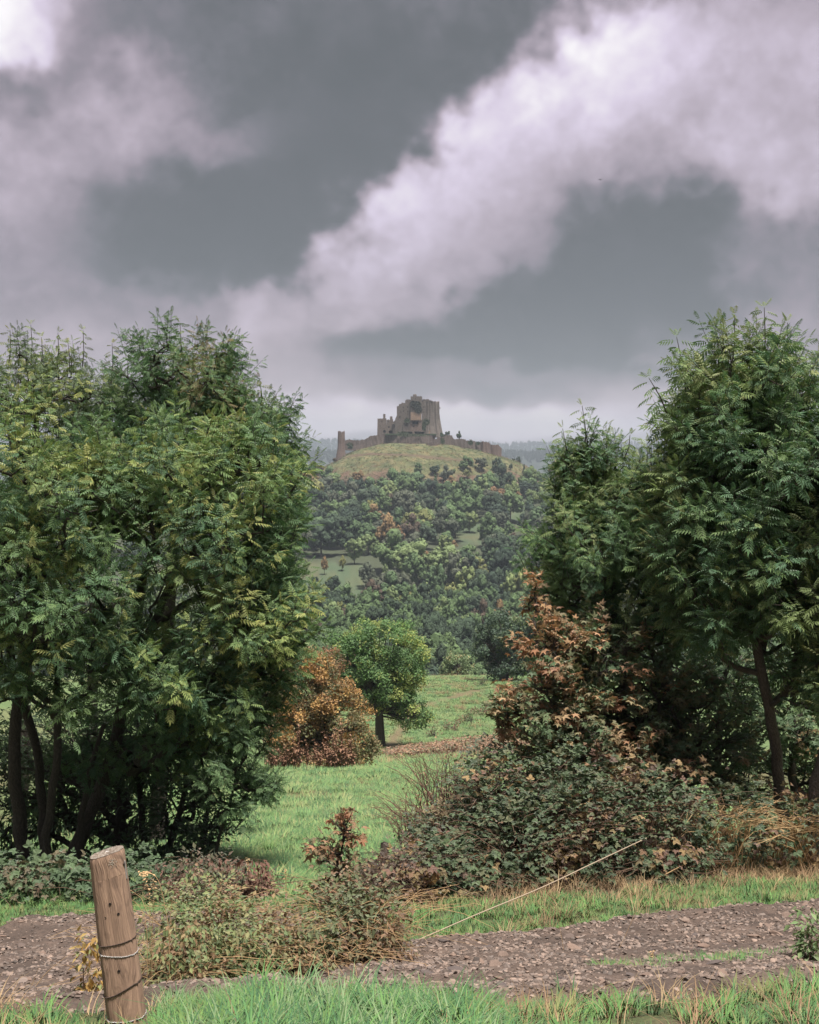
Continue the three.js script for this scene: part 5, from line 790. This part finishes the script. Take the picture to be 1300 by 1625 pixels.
  const far = (d0, d1, n, h0) => { for (let i = 0; i < n; i++) { const a = (rr() * 2 - 1) * 0.36, d = lerp(d0, d1, rr()), x = Math.sin(a) * d, z = -Math.cos(a) * d, h = h0 * (0.6 + 0.6 * rr()), w = h * (0.6 + 0.6 * rr()), c = pick([[0.030, 0.048, 0.036], [0.036, 0.054, 0.038], [0.026, 0.042, 0.034]], rr, 0.8 + 0.4 * rr()); ridge.push({ m: [w, 0, 0, 0, 0, h, 0, 0, 0, 0, w, 0, x, H(x, z) - 1, z, 1], c }); } };
  far(2950, 3290, 3600, 15); far(4750, 5230, 4200, 19);
  const half = [[], []]; ridge.forEach((e, i) => half[i % 2].push(e));
  tag(copies('distant_forest', farKinds.cone[0], M.farLeaf, half[0], scene), 'blue hazed forest along the far ridges', 'forest', 'forest of the far ridges'); tag(copies('distant_forest_001', farKinds.tall[1], M.farLeaf, half[1], scene), 'blue hazed forest along the far ridges', 'forest', 'forest of the far ridges');
}
// ---------------------------------------------------------------- the castle on its hill: x to the right, y up from eye level, 0.4 m to the unit used here
{
  const Z = 800, U = 0.4, X = (px) => (px - 650) * U, Y = (py) => (HORIZON - py) * U;
  const g = thing('ruined_castle', 'ruined brown stone castle with a tall keep crowning the hill', 'castle'); g.position.set(0, EYE, -Z);
  const stone = (r, gg, b) => new THREE.MeshStandardMaterial({ color: new THREE.Color(r, gg, b), roughness: 1, map: stoneMap, bumpMap: earthBump, bumpScale: 0.25 });
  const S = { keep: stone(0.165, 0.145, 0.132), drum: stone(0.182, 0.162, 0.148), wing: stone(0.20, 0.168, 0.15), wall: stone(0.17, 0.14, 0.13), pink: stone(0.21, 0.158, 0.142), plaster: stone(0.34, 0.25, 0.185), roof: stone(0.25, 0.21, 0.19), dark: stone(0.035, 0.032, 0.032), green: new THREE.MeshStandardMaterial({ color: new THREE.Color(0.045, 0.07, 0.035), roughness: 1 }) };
  const setUv = (geo) => { const q = geo.index ? geo.toNonIndexed() : geo; q.computeVertexNormals(); const p = q.attributes.position, n = q.attributes.normal, uv = []; for (let i = 0; i < p.count; i++) { const ax = Math.abs(n.getX(i)), ay = Math.abs(n.getY(i)), az = Math.abs(n.getZ(i)); uv.push((ax > az ? p.getZ(i) : p.getX(i)) / 14, (ay > Math.max(ax, az) ? p.getZ(i) : p.getY(i)) / 14); } q.setAttribute('uv', new THREE.Float32BufferAttribute(uv, 2)); return q; };
  const rough = (geo, amp) => { const p = geo.attributes.position; for (let i = 0; i < p.count; i++) { const x = p.getX(i), y = p.getY(i), z = p.getZ(i); p.setXYZ(i, x + amp * n3(x * 0.35, y * 0.35, z * 0.35), y + amp * 0.5 * n3(x * 0.4 + 9, y * 0.4, z * 0.4), z + amp * n3(x * 0.35, y * 0.35 + 7, z * 0.35)); } return geo; };
  // a facade: outline in units, with real openings cut through its thickness, and a body behind it
  const ragged = (o) => { const out = []; for (let i = 0; i < o.length; i++) { const a = o[i], b = o[(i + 1) % o.length]; out.push(a); if (i < o.length - 1 && Math.abs(a[1] - b[1]) < 2.6 && Math.abs(a[0] - b[0]) > 1.4) { const n = Math.round(Math.abs(a[0] - b[0]) / 0.8); for (let k = 1; k < n; k++) { const t = k / n, x = lerp(a[0], b[0], t); out.push([x, lerp(a[1], b[1], t) + 0.75 * n2(x * 0.8, a[1]) + 0.35 * Math.sign(n2(x * 1.9, 7))]); } } } return out; };
  const facade = (name, plan, holes, z, thick, body, mat, parent = g) => {
    const outline = ragged(plan);
    const s = new THREE.Shape(outline.map(([a, b]) => new THREE.Vector2(X(a), Y(b))));
    for (const [a, b, w, h, arch] of holes) { const q = new THREE.Path(), x0 = X(a), x1 = X(a + w), y0 = Y(b + h), y1 = Y(b); q.moveTo(x0, y0); q.lineTo(x1, y0); if (arch) { q.lineTo(x1, (y0 + y1) / 2); q.absarc((x0 + x1) / 2, (y0 + y1) / 2, (x1 - x0) / 2, 0, Math.PI, false); } else { q.lineTo(x1, y1); q.lineTo(x0, y1); } q.lineTo(x0, y0); s.holes.push(q); }
    const e = new THREE.ExtrudeGeometry(s, { depth: thick, bevelEnabled: false }).translate(0, 0, z - thick), m = part(name, setUv(e), mat, parent);
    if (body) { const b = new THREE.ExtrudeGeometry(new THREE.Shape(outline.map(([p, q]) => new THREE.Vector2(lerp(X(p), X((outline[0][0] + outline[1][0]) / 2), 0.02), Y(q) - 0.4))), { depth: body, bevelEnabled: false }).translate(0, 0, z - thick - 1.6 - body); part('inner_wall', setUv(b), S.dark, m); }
    return m;
  };
  // curtain walls along px, top py, bottom py, z
  const curtain = (name, pts, thick, mat, amp = 0.35) => {
    const pos = [], idx = []; let k = 0, seg = [];
    for (let i = 0; i < pts.length - 1; i++) { const a = pts[i], b = pts[i + 1], n = Math.max(2, Math.round(Math.abs(b[0] - a[0]) / 1.6)); for (let j = i ? 1 : 0; j <= n; j++) { const t = j / n; seg.push([X(lerp(a[0], b[0], t)), Y(lerp(a[1], b[1], t)) + amp * (n2((a[0] + (b[0] - a[0]) * t) * 0.9, 3) + 0.6 * Math.sign(n2((a[0] + (b[0] - a[0]) * t) * 1.7, 8))) * 0.8, Y(lerp(a[2], b[2], t)) - 2.5, lerp(a[3], b[3], t)]); } }
    for (const [x, yt, yb, z] of seg) for (const [y, zz] of [[yb, z + 0.6], [lerp(yb, yt, 0.5), z + 0.15], [yt, z], [yt, z - thick], [yb, z - thick]]) pos.push(x + 0.12 * n3(x, y, 1), y, zz + 0.25 * n3(x * 0.5, y * 0.5, 2));
    for (let i = 0; i < seg.length - 1; i++) for (let j = 0; j < 4; j++) { const q = i * 5 + j; idx.push(q, q + 5, q + 1, q + 1, q + 5, q + 6); }
    const e = (seg.length - 1) * 5; idx.push(0, 1, 4, 1, 3, 4, 1, 2, 3, e, e + 4, e + 1, e + 1, e + 4, e + 3, e + 1, e + 3, e + 2);
    const q = new THREE.BufferGeometry(); q.setAttribute('position', new THREE.Float32BufferAttribute(pos, 3)); q.setIndex(idx); return part(name, setUv(q), mat, g);
  };
  // drums: rings of radius by height, grooves and ragged top
  const drum = (name, cx, cz, rings, opts, mat) => {
    const NA = 64, pos = [], idx = []; const rag = (a) => (opts.ragged ?? 0) * (n2(Math.cos(a) * 2.4, Math.sin(a) * 2.4 + 4) + 0.7 * Math.sign(n2(Math.cos(a) * 6, Math.sin(a) * 6)));
    rings.forEach(([py, rad, sx], j) => { for (let i = 0; i <= NA; i++) { const a = (i % NA) / NA * 6.28319; let q = rad * U; for (const [ga, gw, gd] of opts.grooves ?? []) { const da = Math.abs(a - ga); if (da < gw) q -= gd; } q += (opts.amp ?? 0.25) * n3(Math.cos(a) * 2, py * 0.12, Math.sin(a) * 2); pos.push(X(cx + (sx ?? 0)) + Math.cos(a) * q, Y(py) + (opts.slope ?? 0) * Math.cos(a) * (j === rings.length - 1 ? 1 : 0) + (j === rings.length - 1 ? rag(a) : 0), cz + Math.sin(a) * q); } });
    for (let j = 0; j < rings.length - 1; j++) for (let i = 0; i < NA; i++) { const c = j * (NA + 1) + i; idx.push(c, c + NA + 1, c + 1, c + 1, c + NA + 1, c + NA + 2); }
    const c0 = pos.length / 3, last = (rings.length - 1) * (NA + 1); pos.push(X(cx), Y(rings[rings.length - 1][0]) - 1.2, cz); for (let i = 0; i < NA; i++) idx.push(last + i, c0, last + i + 1);
    const q = new THREE.BufferGeometry(); q.setAttribute('position', new THREE.Float32BufferAttribute(pos, 3)); q.setIndex(idx); return part(name, setUv(q), mat, g);
  };
  const block = (name, px0, px1, py0, py1, z, depth, mat, parent = g, rot = 0) => { const b = new THREE.BoxGeometry((px1 - px0) * U, (py1 - py0) * U, depth, 6, 6, 4); b.rotateY(rot); b.translate(X((px0 + px1) / 2), Y((py0 + py1) / 2), z - depth / 2); return part(name, setUv(rough(b, 0.14)), mat, parent); };
  // keep
  facade('keep_wall', [[626, 692], [627.5, 665], [630, 660], [630, 645.5], [633, 645], [633.5, 642], [637, 641.5], [637.5, 640], [652.5, 640], [652.5, 692]], [[634, 661, 1.6, 3.4], [639.5, 645.5, 1.2, 3], [646.5, 645, 1.4, 3.2], [640, 651.5, 1.2, 2.6], [646.8, 652, 1.2, 2.8], [644.5, 663, 1.2, 2], [636, 653, 1, 2]], 4, 2.4, 10, S.keep);
  facade('keep_gable', [[643, 641], [643, 635.5], [647.5, 633.6], [652, 635.5], [652, 641]], [[646.8, 637, 1, 1.6]], 1, 1.5, 4, S.keep);
  facade('stair_tower', [[651.8, 656], [651.8, 630], [653, 629.6], [654.5, 630.2], [656, 629.6], [669, 630], [669.8, 631], [669.8, 656]], [[659, 633, 1.0, 1.8]], 5.2, 2.2, 9, S.keep);
  drum('stair_turret', 658.4, 1, [[632, 3.2], [628.5, 3.1], [626.6, 2.6], [626, 1.2]], { amp: 0.1 }, S.keep);
  part('plaster_wall', setUv(rough(new THREE.BoxGeometry(17.2 * U, 12.6 * U, 2, 8, 6, 2).translate(X(660.3), Y(661.4), 4.4), 0.08)), S.plaster, g).userData.label = 'pale ochre plastered wall in the middle of the keep';
  facade('gate_building', [[651.6, 692], [651.6, 667], [669.4, 667], [669.4, 692]], [[654.5, 669, 9.5, 4.6], [655.4, 675.6, 2.4, 2.6, 1]], 5.0, 2.4, 7, stone(0.22, 0.17, 0.145));
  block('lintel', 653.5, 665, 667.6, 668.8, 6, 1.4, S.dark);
  drum('round_keep', 684, -6, [[694, 20.5, 0.5], [686, 18.6, 0.4], [676, 16.2, 0.2], [666, 14.6], [655, 14], [645, 13.8], [639, 13.6], [636.5, 13.7]], { grooves: [[1.05, 0.055, 0.9], [0.55, 0.045, 0.6], [1.75, 0.05, 0.5]], ragged: 0.7, slope: -0.9, amp: 0.3 }, S.drum);
  block('parapet_block', 672, 681, 633.8, 638.5, -1, 2, S.drum); block('parapet_block', 683, 687, 636.2, 640, -1.4, 2, S.drum); block('parapet_block', 689, 694.5, 638.6, 642.5, -3, 2, S.drum); block('corbel', 696, 699.4, 646.2, 648, -5, 2.2, S.drum);
  facade('drum_face', [[670, 690], [670, 638], [676, 636], [676, 690]], [[672, 645, 1.2, 3], [672.2, 653, 1, 2.4]], 3.2, 2.2, 6, S.drum);
  // wings to the left
  facade('west_wing', [[599, 692], [599.6, 665], [600.4, 664.2], [603, 664.6], [613.5, 664.2], [614.2, 692]], [[605.5, 668.4, 1.6, 2], [608.5, 682, 4, 5, 1], [603, 675, 1.2, 2]], 3, 2.2, 10, S.wing);
  block('chimney', 608.3, 611.8, 657.2, 665, 0, 1.6, S.wing); block('chimney', 619, 623, 661, 668, -0.5, 1.6, S.wing);
  facade('middle_wing', [[614, 692], [614, 666.4], [617, 666], [624, 665.6], [624.5, 692]], [[615.3, 668, 1.8, 2.2], [616.2, 676.6, 2.2, 2.6], [617.5, 683, 5, 5, 1]], 1.4, 2, 8, S.wing);
  facade('lower_hall', [[624, 690], [624, 672.5], [640, 671.5], [640, 690]], [[626.5, 676, 1.6, 3.4], [630, 676, 1.4, 3], [634, 676, 1.4, 3], [637, 675.6, 1.2, 2.4], [626, 684, 3.2, 4, 1], [633, 684.5, 2, 2.6]], 2.6, 2, 7, S.wing);
  block('hall_roof', 623, 640.5, 671.3, 673, 3.4, 8, S.roof); facade('broken_wall', [[624, 674], [624, 668.5], [627, 667.6], [628, 669], [631, 667], [634, 668.5], [637, 666.2], [640, 668], [640, 674]], [[630, 668.8, 1.6, 2.6]], -1, 1.4, 4, S.keep);
  facade('buttress_wall', [[639.5, 690], [639.5, 671], [651.7, 671.5], [651.7, 690]], [[648.5, 677, 1, 1.4]], 4.6, 2.2, 5, S.keep);
  // terrace with its sheds
  curtain('terrace_wall', [[612, 691, 701, 9], [640, 690.5, 701, 13], [665, 690.5, 702, 14], [690, 692, 703, 11]], 6, S.wall, 0.2);
  block('terrace', 612, 692, 689.2, 691.2, 12, 16, S.green);
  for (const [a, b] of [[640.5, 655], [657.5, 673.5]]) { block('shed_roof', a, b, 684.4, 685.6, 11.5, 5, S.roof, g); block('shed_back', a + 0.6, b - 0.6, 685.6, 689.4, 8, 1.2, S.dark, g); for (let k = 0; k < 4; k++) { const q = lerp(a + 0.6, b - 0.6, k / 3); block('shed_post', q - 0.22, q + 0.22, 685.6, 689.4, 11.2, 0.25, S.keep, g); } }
  block('garden_wall', 680, 682, 684, 690, 11, 1, S.plaster);
  // outer walls
  drum('corner_tower', 542.8, 6, [[733, 8.6, -0.6], [724, 7.6, -0.4], [714, 6.2, -0.1], [705, 5.6], [695, 5.5], [685.6, 5.5]], { ragged: 0.5, amp: 0.2 }, S.pink);
  curtain('west_curtain', [[547, 699, 708, 5], [555, 698, 709, 5], [566, 699, 709, 6], [580, 697.8, 706, 7], [588, 692.8, 703, 8], [600, 690.4, 702.5, 9], [614, 688, 702.5, 10]], 2, S.wall, 0.3);
  curtain('rampart', [[676, 705, 713, 20], [684, 703.4, 716, 22], [692, 704, 716, 21], [697, 702, 714, 17]], 5, S.wall, 0.3);
  curtain('east_curtain', [[688, 697.5, 712, 15], [700, 694, 716, 15], [710, 691, 716, 14], [716, 692, 716, 13], [719, 697.5, 716, 13], [737, 697.5, 716.6, 14], [738.5, 700, 717, 12], [752, 701, 717, 9], [762, 702.6, 718, 7]], 4, S.wall, 0.35);
  curtain('bastion', [[761, 702, 719, 7], [765, 701.2, 720, 9], [774, 702, 721, 9], [777.5, 704.4, 721, 6]], 5, S.pink, 0.35);
  curtain('east_bastion', [[777, 706, 721, 4], [785, 706.5, 722, 6], [789.5, 705.6, 722.5, 6], [795.5, 711, 723.5, 3]], 5, S.pink, 0.25);
  // ivy in the shade of the overhang and on the round keep
  const r = rngOf(700), ivy = (list, n) => { const gs = []; for (const [cx, cy, rx, ry, z] of list) for (let i = 0; i < n; i++) { const a = r() * 6.283, q = Math.sqrt(r()), s = 0.45 + 0.4 * r(); const l = ovalLeaf.clone().scale(s * 1.4, s, s).rotateX(1.2 + (r() - 0.5)).rotateZ(r() * 6.28).translate(X(cx + Math.cos(a) * q * rx), Y(cy + Math.sin(a) * q * ry), z + 0.3 * r()); gs.push(l); } const m = mergeGeometries(gs); m.deleteAttribute('color'); return m; };
  part('ivy', ivy([[660, 643, 8, 5, 5.3], [664, 651, 5.5, 5, 5.3], [655, 641, 3, 3.5, 5.3]], 420), new THREE.MeshStandardMaterial({ color: new THREE.Color(0.045, 0.052, 0.042), roughness: 1 }), g);
  part('ivy', ivy([[676, 670, 5.5, 5, 3.4], [673, 677, 3, 6, 3.4], [646, 668, 4, 3, 4.9], [640, 688, 9, 1.5, 13.4], [656, 692, 26, 1.2, 14.6]], 260), new THREE.MeshStandardMaterial({ color: new THREE.Color(0.055, 0.075, 0.04), roughness: 1 }), g);
  part('ivy', ivy([[701, 701, 3, 5, 16], [745, 703, 4, 4, 12.6], [757, 704, 3, 2, 9], [556, 706, 5, 3, 7.6]], 150), S.green, g);
  // trees of the castle
  const rr = rngOf(710), put = (name, label, px, top, base, half, kind, tone, d) => { const p = at(px, base, d), k = perPx(d), w = { round: 0.46, tall: 0.30, cone: 0.24, bush: 0.62 }[kind] * 1.2, o = farTree(name, label, undefined, p.x, p.z, 1, 1, kind, tone, rr); o.position.y = p.y - 0.4; o.scale.set(half * k / w, (base - top) * k, half * k / w); return o; };
  put('lone_tree', 'small dark lone tree on the castle wall against the sky', 728.5, 683.5, 698.5, 5.4, 'round', 'dark green', 793);
  put('cedar', 'dark flat topped cedar at the right foot of the keep', 704, 683, 696, 8, 'bush', 'dark green', 788); put('cedar', 'spreading cedar bough tree leaning out right of the keep', 711, 681.5, 690, 5, 'bush', 'dark green', 787);
  put('slope_bush', 'green bush growing against the foot of the west curtain wall', 556, 704, 713, 6, 'bush', 'dark green', 790); put('slope_bush', 'brown bush at the foot of the corner tower', 532, 724, 732, 6, 'bush', 'brown', 792);
}
// a bird high in the gap of the clouds
{
  const p = at(953, 285, 140), g = thing('bird', 'tiny dark bird gliding below the bright cloud break', 'bird'); g.position.copy(p); g.rotation.set(0.1, 0.3, 0.05);
  const m = new THREE.MeshStandardMaterial({ color: new THREE.Color(0.03, 0.03, 0.03), roughness: 0.9 });
  part('body', new THREE.SphereGeometry(0.06, 12, 8).scale(0.8, 0.8, 2.6), m, g);
  for (const s of [-1, 1]) { const w = new THREE.Shape(); w.moveTo(0, 0.06); w.lineTo(s * 0.16, 0.10); w.lineTo(s * 0.33, 0.0); w.lineTo(s * 0.15, -0.05); w.lineTo(0, -0.07); w.lineTo(0, 0.06); part('wing', new THREE.ExtrudeGeometry(w, { depth: 0.012, bevelEnabled: false }).rotateX(-Math.PI / 2).rotateZ(s * 0.12), m, g); }
}
renderer.render(scene, camera);
